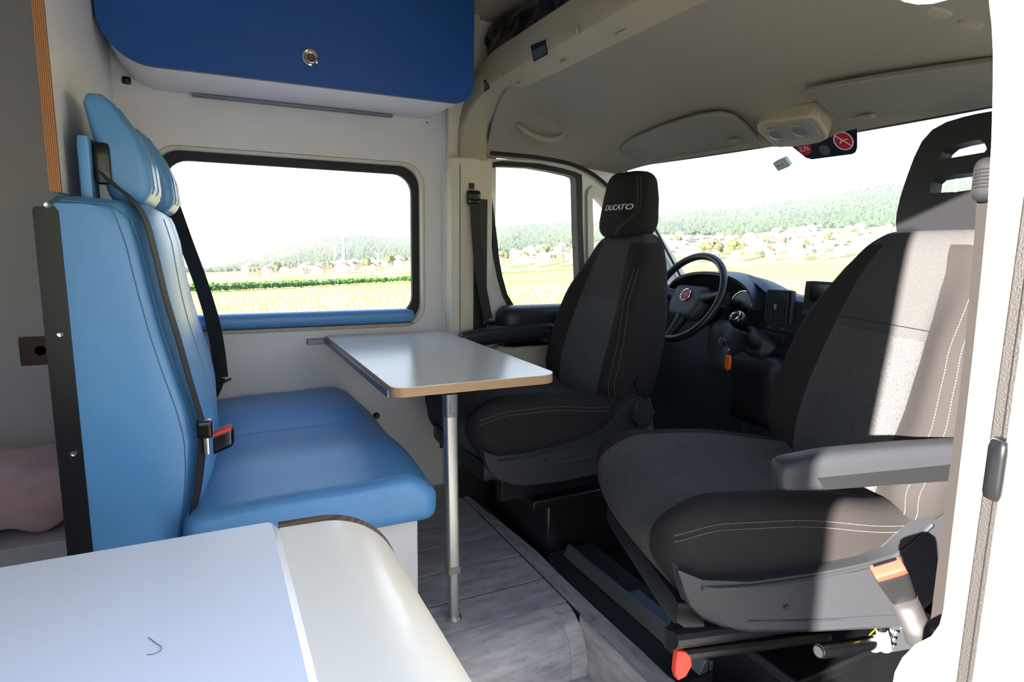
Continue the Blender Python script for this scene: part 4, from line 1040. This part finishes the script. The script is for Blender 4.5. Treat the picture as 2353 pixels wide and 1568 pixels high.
make(B().plate([vpx([(1848, 212), (2000, 185), (2150, 163), (2300, 142), (2420, 126), (2470, 230), (2280, 246), (2100, 262), (1990, 272), (1925, 276), (1900, 255)], .004)], -vn * .018), 'panel', visor_m, v2, bevel=.006, smooth=45)
make(B().rbox(PP(1990, 269, vp + vn * .012, vn), (.012, .022, .006), .004, 4), 'clip', visor_m, v2)
lcn = empty('roof_lamp', tuple(PP(1815, 305, vp, vn)), 0, 'beige overhead lamp console with two round lenses', 'lamp')
quad = vpx([(1738, 292), (1752, 283), (1862, 268), (1880, 274), (1902, 312), (1900, 322), (1884, 330), (1792, 341), (1776, 336), (1740, 302)], .022)
make(B().plate([quad], -vn * .05), 'housing', beam_m, lcn, bevel=.008, seg=3, smooth=45)
make(B().plate([vpx([(1758, 294), (1862, 278), (1886, 312), (1790, 330)], .0255)], -vn * .006), 'lens_panel', lens_m, lcn, bevel=.002)
for (px, py) in ((1783, 312), (1838, 304)):
    c = PP(px, py, vp + vn * .026, vn); make(B().lathe([(.021, 0), (.021, .003), (.016, .004), (.015, .002)], c, vn, 22), 'round_lens', mat('smoked_lens', (120, 118, 108), .2), lcn)
for (px, py) in ((1772, 298), (1828, 289)):
    c = PP(px, py, vp + vn * .026, vn); make(B().rbox(c, (.006, .011, .002), .001, 4), 'switch', lens_m, lcn)
gh = empty('grab_handle', tuple(PY(1245, 305, 2.30)), 0, 'beige ceiling grab handle above the driver door window', 'handle')
hp_ = [PY(1190, 284, 2.32), PY(1200, 294, 2.285), PY(1222, 310, 2.27), PY(1250, 319, 2.27), PY(1275, 319, 2.28), PY(1288, 312, 2.295), PY(1292, 304, 2.32)]
make(B().tube(spline(hp_, 5), .010, 10), 'grip', beam_m, gh, smooth=70)
for i_ in (0, -1): make(B().rbox(hp_[i_] + Vector((0, .01, .008)), (.026, .02, .014), .01, 6), 'mount', beam_m, gh)
# height warning sticker and toll tag on the windscreen
wn = Vector((-.78, 0, -.62)).normalized(); wp0 = Vector(ws(.05, .5)) + wn * .012
def wpx(l, off=0): return [PP(a, c, wp0 + wn * off, wn) for a, c in l]
stc = empty('warning_sticker', tuple(wpx([(1895, 350)])[0]), 0, 'dark navy warning sticker with red symbols at top of windscreen', 'sticker')
make(B().plate([wpx([(1800, 320), (1970, 290), (1970, 340), (1966, 350), (1958, 354), (1866, 366), (1852, 362)])], wn * .0015), 'sheet', navy, stc)
cs = B()
def disc(px, py, r, off): c = wpx([(px, py)], off)[0]; return c
WU = Vector((0, 1, 0)); WV = wn.cross(WU).normalized()
if WV.z < 0: WV = -WV
def discm(px, py, r, off, nm, m, ring=None):
    c = wpx([(px, py)], off)[0]
    lo = [[tuple(c + WU * r * math.cos(2 * PI * k / 28) + WV * r * math.sin(2 * PI * k / 28)) for k in range(28)]]
    if ring: lo.append([tuple(c + WU * ring * math.cos(2 * PI * k / 28) + WV * ring * math.sin(2 * PI * k / 28)) for k in range(28)])
    return make(B().plate(lo, wn * .0006), nm, m, stc)
discm(1848, 341, .026, .002, 'red_disc', red_st)
discm(1895, 345, .019, .002, 'grey_disc', grey_st)
discm(1938, 324, .031, .002, 'red_disc', red_st)
discm(1938, 324, .033, .003, 'white_ring', wht_st, .029)
cpt = wpx([(1938, 324)], .004)[0]
make(B().tube([cpt + (WU + WV) * .021, cpt - (WU + WV) * .021], .0016, 5), 'diagonal_bar', wht_st, stc)
b = B(); b.tube([cpt + (WU * .6 - WV) * .006 + WU * .008, cpt - (WU * .6 - WV) * .003, cpt - WU * .016 + WV * .004], .0014, 5); b.tube([cpt + WU * .014 - WV * .006, cpt + WU * .004 + WV * .008], .0014, 5); make(b, 'pictogram', wht_st, stc)
text_part('2,75', 'sticker_lettering', wht_st, stc, wpx([(1848, 343)], .0035)[0], -WU, WV, .021, extrude=.0003, bold=.0003)
tg = empty('toll_tag', tuple(wpx([(1798, 375)])[0]), 0, 'small grey toll tag box stuck on the windscreen', 'tag')
TR = (WU * -1 * math.cos(math.radians(14)) + WV * math.sin(math.radians(14))); TU = wn.cross(TR); TU = TU if TU.z > 0 else -TU
tcn_ = wpx([(1798, 376)], .012)[0]
b = B(); b.rbox((0, 0, 0), (.030, .018, .009), .004, 6, lambda p: tcn_ + TR * p.x + TU * p.y + wn * p.z); make(b, 'case', mat('tag_grey', (170, 184, 186), .5), tg)
b = B(); b.rbox((0, 0, 0), (.024, .011, .0006), .0003, 4, lambda p: tcn_ + TR * p.x + TU * p.y + wn * (p.z + .0092)); lb = make(b, 'label_plate', mat('tag_label', (196, 204, 206), .5), tg)
text_part('A', 'tag_lettering', black_pl, tg, tcn_ + TR * .009 + wn * .0102, TR, TU, .014, extrude=.0003)
b = B(); b.rbox((0, 0, 0), (.008, .0016, .0004), .0002, 4, lambda p: tcn_ - TR * .010 + TR * p.x + TU * p.y + wn * (p.z + .0102)); make(b, 'printed_bar', black_pl, tg)
# bag on the shelf
def bgf(p):
    n1 = noise.noise(Vector((p.x * 9, p.y * 9, p.z * 14))); n2 = noise.noise(Vector((p.x * 26 + 4, p.y * 22, p.z * 30)))
    return p * (1 + .16 * n1) + Vector((.012, .012, .014)) * n2
make(B().rbox((1.24, 2.08, 1.835), (.19, .36, .118), .10, (26, 40, 16), bgf), 'plastic_bag', bag_m, label='crumpled black plastic bag stowed on the over-cab shelf', cat='bag', smooth=70)

# ================================================================== OUTDOORS
def gz(x, y): return -.78 + .026 * x - .056 * y
def field_mat():
    m = bpy.data.materials.new('stubble_field'); m.use_nodes = True; t = m.node_tree; b_ = t.nodes['Principled BSDF']; b_.inputs['Roughness'].default_value = .95; b_.inputs['Specular IOR Level'].default_value = .1
    tcn = t.nodes.new('ShaderNodeTexCoord'); n1 = t.nodes.new('ShaderNodeTexNoise'); n1.inputs['Scale'].default_value = .06; n1.inputs['Detail'].default_value = 6; n1.inputs['Roughness'].default_value = .7
    n2 = t.nodes.new('ShaderNodeTexNoise'); n2.inputs['Scale'].default_value = 1.2; n2.inputs['Detail'].default_value = 5
    t.links.new(tcn.outputs['Object'], n1.inputs['Vector']); t.links.new(tcn.outputs['Object'], n2.inputs['Vector'])
    r1 = t.nodes.new('ShaderNodeValToRGB'); r1.color_ramp.elements[0].position = .35; r1.color_ramp.elements[1].position = .65
    r1.color_ramp.elements[0].color = (*lin((200, 188, 92)), 1); r1.color_ramp.elements[1].color = (*lin((214, 200, 122)), 1)
    mx = t.nodes.new('ShaderNodeMixRGB'); mx.blend_type = 'MULTIPLY'; mx.inputs[0].default_value = .35
    r2 = t.nodes.new('ShaderNodeValToRGB'); r2.color_ramp.elements[0].position = .3; r2.color_ramp.elements[0].color = (.45, .42, .3, 1); r2.color_ramp.elements[1].position = .6
    t.links.new(n1.outputs[0], r1.inputs[0]); t.links.new(n2.outputs[0], r2.inputs[0]); t.links.new(r1.outputs[0], mx.inputs[1]); t.links.new(r2.outputs[0], mx.inputs[2]); t.links.new(mx.outputs[0], b_.inputs['Base Color'])
    return m
fm = field_mat()
b = B(); rr = [0, 6, 13, 20, 30, 60, 120, 250, 520]; na = 72
vs = [(0, 0, gz(0, 0))]
for r in rr[1:]:
    for k in range(na):
        a = 2 * PI * k / na; x, y = r * math.sin(a), r * math.cos(a); vs.append((x, y, gz(x, y)))
fs = [(0, 1 + (k + 1) % na, 1 + k) for k in range(na)]
for i in range(len(rr) - 2):
    for k in range(na):
        l = (k + 1) % na; fs.append((1 + i * na + k, 1 + i * na + l, 1 + (i + 1) * na + l, 1 + (i + 1) * na + k))
S('ground', B().add(vs, fs, [1] * na + [1 if i < 1 else 0 for i in range(len(rr) - 2) for k in range(na)]), [fm, mat('neutral_bounce_ground', (150, 147, 142), .95, n=8, var=.25)])  # unseen grey disc around the van, added to keep bounced light neutral
ridge = [(-700, 640), (100, 640), (420, 632), (500, 618), (540, 606), (600, 588), (640, 574), (690, 556), (740, 547), (800, 541), (860, 544), (905, 549), (945, 545), (1060, 533), (1140, 524), (1200, 517), (1280, 511), (1330, 514), (1420, 503), (1500, 496), (1560, 490), (1610, 483), (1700, 480), (1750, 474), (1800, 461), (1850, 456), (1900, 449), (1950, 437), (2000, 430), (2050, 424), (2150, 410), (2240, 398), (2400, 385), (2900, 360), (3600, 380)]
basel = [(-700, 648), (480, 634), (700, 628), (940, 614), (1140, 607), (1330, 598), (1550, 591), (1950, 588), (2300, 588), (3600, 600)]
townl = [(-700, 642), (480, 626), (600, 622), (800, 607), (940, 596), (1145, 582), (1330, 562), (1500, 538), (1560, 540), (1700, 542), (1800, 528), (1950, 524), (2050, 520), (2240, 505), (3600, 490)]
hillm = mat('wooded_hill', (66, 76, 60), .95, n=.02, var=.25, spec=.05)
sand = mat('town_slope', (128, 118, 92), .95, n=.03, var=.2, spec=.05)
cols = list(range(-700, 3601, 20))
RB, RT, RR = 500, 950, 2100
def terr(px, q):
    """q 0 foot, 1 top of the town, 2 ridge"""
    yb, yt, yr = interp(basel, px), interp(townl, px), min(interp(ridge, px), interp(townl, px) - 1)
    if q <= 1: return PR(px, yb + (yt - yb) * q, RB + (RT - RB) * q)
    return PR(px, yt + (yr - yt) * (q - 1), RT + (RR - RT) * (q - 1))
qs = [-.001, .25, .5, .75, 1, 1.2, 1.4, 1.6, 1.8, 1.92, 2.0]
b = B()
vs = []; 
for px in cols:
    p0 = terr(px, 0); p0 = PR(px, interp(basel, px), RB - 15); vs.append(Vector((p0.x, p0.y, min(gz(p0.x, p0.y), p0.z) - 2)))
    for q in qs[1:]:
        p = terr(px, q)
        if q > 1: p = p + Vector((0, 0, 1)) * (noise.noise(p * .012) * 9 + noise.noise(p * .04) * 4)
        vs.append(p)
    p = terr(px, 2); vs.append(Vector((p.x * 1.4, p.y * 1.4, p.z - 120)))
nq = len(qs) + 1
fs = []; ms = []
for i in range(len(cols) - 1):
    for k in range(nq - 1): fs.append((i * nq + k, i * nq + k + 1, (i + 1) * nq + k + 1, (i + 1) * nq + k)); ms.append(2 if k < 1 else 1 if k < 4 else 0)
b.add(vs, fs, ms)
S('hills', b, [hillm, sand, fm], smooth=180)
# forest cover on the hills: low-poly crowns
tm = mat('pine_foliage', (54, 66, 50), .95, n=.05, var=.35, spec=.05)
fo = B(); rnd = random.Random(3)
for i in range(14000):
    px = rnd.uniform(380, 2500); q = 1 + rnd.random() ** .9 * .99
    p = terr(px, q); s_ = rnd.uniform(2.4, 4.8); h = s_ * rnd.uniform(1.2, 2.2)
    vs = [p + Vector((s_ * math.cos(k * 2 * PI / 5) * .8, s_ * math.sin(k * 2 * PI / 5) * .8, h * .35)) for k in range(5)] + [p + Vector((0, 0, h)), p + Vector((0, 0, -3))]
    fo.add(vs, [(k, (k + 1) % 5, 5) for k in range(5)] + [((k + 1) % 5, k, 6) for k in range(5)])
make(fo, 'hill_forest', tm, label='hazy pine forest covering the distant hills', cat='forest', kind='stuff')
# town houses, each its own object
wm_ = [mat('house_white', (176, 170, 162), .8), mat('house_cream', (164, 150, 126), .8)]
rm_ = [mat('roof_orange', (140, 84, 58), .8), mat('roof_pale', (140, 128, 114), .8)]
pane_m = mat('house_window', (90, 96, 104), .3)
def house_meshes(w_, d_, h_, wmat, rmat):
    bw = B().box(-w_ / 2, w_ / 2, -d_ / 2, d_ / 2, -2, h_)
    me = []
    for (nm, bb2, mm) in (('house', bw, wmat), ('roof', B().plate([[(-w_ * .56, -d_ * .56, h_), (w_ * .56, -d_ * .56, h_), (0, -d_ * .56, h_ + w_ * .26)]], (0, d_ * 1.12, 0)), rmat),
                          ('window', B().box(-w_ * .3, -w_ * .1, -d_ / 2 - .15, -d_ / 2, h_ * .35, h_ * .75), pane_m), ('window', B().box(w_ * .1, w_ * .3, -d_ / 2 - .15, -d_ / 2, h_ * .35, h_ * .75), pane_m)):
        m = bpy.data.meshes.new(nm); m.from_pydata([tuple(p) for p in bb2.v], [], bb2.f); m.materials.append(mm); me.append((nm, m))
    return me
variants = [(house_meshes(9, 8, 6, wm_[0], rm_[0]), 'small white house with orange roof in the hillside town', 'white houses with orange roofs'),
            (house_meshes(12, 9, 8, wm_[0], rm_[1]), 'white block house with pale roof in the hillside town', 'white houses with pale roofs'),
            (house_meshes(8, 10, 5, wm_[1], rm_[0]), 'cream coloured house with orange roof in the hillside town', 'cream houses with orange roofs')]
TREES = [(1622, .12, 1.5), (1652, .10, 1.4), (1684, .11, 1.6), (1714, .1, 1.2), (1645, .5, 1.2), (1760, .5, 1.2), (1800, .45, 1), (1900, .55, 1.2), (1960, .7, 1.3), (1560, .6, 1.3), (1255, .3, 1.6), (1265, .35, 1.2), (1155, .15, 1.3), (1205, .1, 1.2), (1310, .5, 1.2), (640, .2, 1.3), (760, .15, 1.0), (840, .1, 1.2), (900, .25, 1.4), (930, .2, 1.1), (700, .4, 1), (1850, .25, 1.1)]
rnd = random.Random(11); placed = [terr(a_, q_) + Vector((0, 0, 0)) for a_, q_, _ in TREES] + [terr(a_ + 12, q_) for a_, q_, _ in TREES] + [terr(a_ - 12, q_) for a_, q_, _ in TREES] + [PR(787, 612, 560), PR(868, 604, 600)]
for i in range(280):
    if i < 90: px = rnd.uniform(560, 960)
    elif i < 140: px = rnd.uniform(1130, 1345)
    else: px = rnd.uniform(1500, 2080)
    for _ in range(40):
        p = terr(px, rnd.random() * .95)
        if all((p - h_).length > 13 for h_ in placed): break
        px += rnd.uniform(-12, 12)
    placed.append(p); va = variants[rnd.choice((0, 0, 1, 1, 2))]; s_ = rnd.uniform(.5, .85); az = math.atan2(p.x, p.y)
    root = bpy.data.objects.new('house', va[0][0][1]); COL.objects.link(root); root.location = p; root.scale = (s_, s_, s_); root.rotation_euler = (0, 0, -az + rnd.uniform(-.7, .7))
    props(root, va[1], 'house', va[2])
    for (nm, me) in va[0][1:]:
        c = bpy.data.objects.new(nm, me); COL.objects.link(c); c.parent = root
# trees around the town
leafm = mat('town_tree_leaf', (70, 74, 46), .95, n=.3, var=.3, spec=.05)
def tree_mesh(seed):
    b = B(); r_ = random.Random(seed)
    for k in range(9):
        c = Vector((r_.uniform(-2, 2), r_.uniform(-2, 2), r_.uniform(2.5, 6))); R0 = r_.uniform(1.2, 2.2)
        b.rbox(c, (R0, R0, R0), R0 * .98, 4, lambda p: p * (1 + .2 * noise.noise(p * 1.3 + c)))
    m = bpy.data.meshes.new('crown'); m.from_pydata([tuple(p) for p in b.v], [], b.f); m.materials.append(leafm); return m
tmesh = [tree_mesh(k) for k in range(3)]
trunk = bpy.data.meshes.new('trunk'); tb2 = B().tube([(0, 0, -1), (0, 0, 4)], [.35, .2], 7); trunk.from_pydata([tuple(p) for p in tb2.v], [], tb2.f); trunk.materials.append(mat('bark', (96, 80, 66), .9))
for (px, q, s_) in TREES:
    p = terr(px, q); o = bpy.data.objects.new('tree', trunk); COL.objects.link(o); o.location = p; o.scale = (s_, s_, s_); o.rotation_euler = (0, 0, px)
    props(o, 'round leafy tree standing among the town houses', 'tree', 'trees among the town houses')
    c = bpy.data.objects.new('crown', tmesh[px % 3]); COL.objects.link(c); c.parent = o
# masts
for (px, pt_, pb_, r, lab) in ((787, 541, 612, 560, 'tall pale mast rising in front of the blue hill'), (868, 581, 604, 600, 'short pale mast among houses below the blue hill'), (2200, 395, 585, 560, 'pale mast seen through the open plastic headrest')):
    a, c = PR(px, pb_, r), PR(px, pt_, r); a = Vector((c.x, c.y, a.z))
    make(B().tube([a, c], [1.3, .9], 8).tube([c + Vector((-2.5, 0, -1)), c + Vector((2.5, 0, -1))], .5, 6), 'mast', mat('mast_white', (228, 230, 226), .6), label=lab, cat='mast')
# hedge-like green crop strip, reeds, stubble
gm = mat('crop_leaf', (86, 128, 64), .8, n=.8, var=.35, spec=.2)
def on_ground(px, py):
    d = ray(px, py); n = Vector((-.026, .056, 1)); return CAM + d * ((Vector((0, 0, -.78)) - CAM).dot(n) / d.dot(n))
hb_ = B(); rnd = random.Random(5)
c0 = [on_ground(px, py) for px, py in ((430, 672), (640, 664), (950, 647))]
cen = [on_ground(430, 674), on_ground(560, 668), on_ground(700, 661), on_ground(850, 653), on_ground(1000, 644), on_ground(1160, 632), on_ground(1330, 622)]
for i in range(9000):
    t = rnd.random() ** 1.15 * (len(cen) - 1.001); k = int(t); p = cen[k].lerp(cen[k + 1], t - k)
    p = p + Vector((rnd.uniform(-1, 1), rnd.uniform(-2.4, 2.4), 0)); h = rnd.uniform(.3, 1.15); s_ = rnd.uniform(.12, .3)
    a = rnd.uniform(0, 2 * PI); u_ = Vector((math.cos(a), math.sin(a), rnd.uniform(-.3, .4))) * s_; v_ = Vector((-math.sin(a), math.cos(a), rnd.uniform(.2, 1))) * s_
    c = p + Vector((0, 0, h)); hb_.add([c - u_, c - v_ * .6, c + u_, c + v_], [(0, 1, 2, 3)])
make(hb_, 'crop_strip', gm, label='strip of leafy green crop crossing the yellow field', cat='crop', kind='stuff', smooth=0)
rd_ = B()
rc = on_ground(500, 655)
for i in range(1200):
    p = rc + Vector((rnd.gauss(0, 2.6), rnd.gauss(0, 2), 0)); h = rnd.uniform(.6, 1.9) ; l = Vector((rnd.uniform(-.3, .3), rnd.uniform(-.3, .3), 0))
    rd_.add([p + Vector((-.05, 0, 0)), p + Vector((.05, 0, 0)), p + l + Vector((0, 0, h))], [(0, 1, 2)])
make(rd_, 'reeds', mat('dry_reed', (178, 148, 96), .9, n=.5, var=.2), label='clump of dry brown reeds behind the green crop strip', cat='reeds', kind='stuff', smooth=0)
sb_ = B(); rnd = random.Random(9)
for i in range(26000):
    az = rnd.uniform(-.32, .95); r = 14 + 48 * rnd.random() ** 1.4; x, y = r * math.sin(az), r * math.cos(az); z = gz(x, y); h = rnd.uniform(.08, .3); a = rnd.uniform(0, PI); s_ = .012 + r * .0005
    l = Vector((rnd.uniform(-.08, .08), rnd.uniform(-.08, .08), h)); p = Vector((x, y, z)); q = Vector((math.cos(a), math.sin(a), 0)) * s_
    sb_.add([p - q, p + q, p + l], [(0, 1, 2)])
make(sb_, 'stubble', mat('straw', (190, 172, 96), .9, n=.6, var=.25), label='short dry stubble standing on the yellow field', cat='stubble', kind='stuff', smooth=0)

# haze hanging over the valley: a real scattering volume between the near field and the hills
hz = bpy.data.materials.new('valley_haze'); hz.use_nodes = True; t = hz.node_tree; t.nodes.clear()
ho = t.nodes.new('ShaderNodeOutputMaterial'); hv = t.nodes.new('ShaderNodeVolumeScatter'); hv.inputs['Color'].default_value = (.93, .97, 1, 1); hv.inputs['Density'].default_value = .00014; hv.inputs['Anisotropy'].default_value = .2
t.links.new(hv.outputs[0], ho.inputs['Volume'])
ring = []
azs = [math.radians(-25 + 105 * k / 14) for k in range(15)]
hv_ = [(r * math.sin(a), r * math.cos(a), z) for a in azs for (r, z) in ((250, -80), (3300, -300), (3300, 650), (250, 60))]
hf_ = [(i * 4 + k, (i + 1) * 4 + k, (i + 1) * 4 + (k + 1) % 4, i * 4 + (k + 1) % 4) for i in range(14) for k in range(4)] + [(0, 1, 2, 3), (59, 58, 57, 56)]
hzo = S('haze', B().add(hv_, hf_), hz, smooth=0)
import bmesh
bm_ = bmesh.new(); bm_.from_mesh(hzo.data); bmesh.ops.recalc_face_normals(bm_, faces=bm_.faces); bm_.to_mesh(hzo.data); bm_.free()
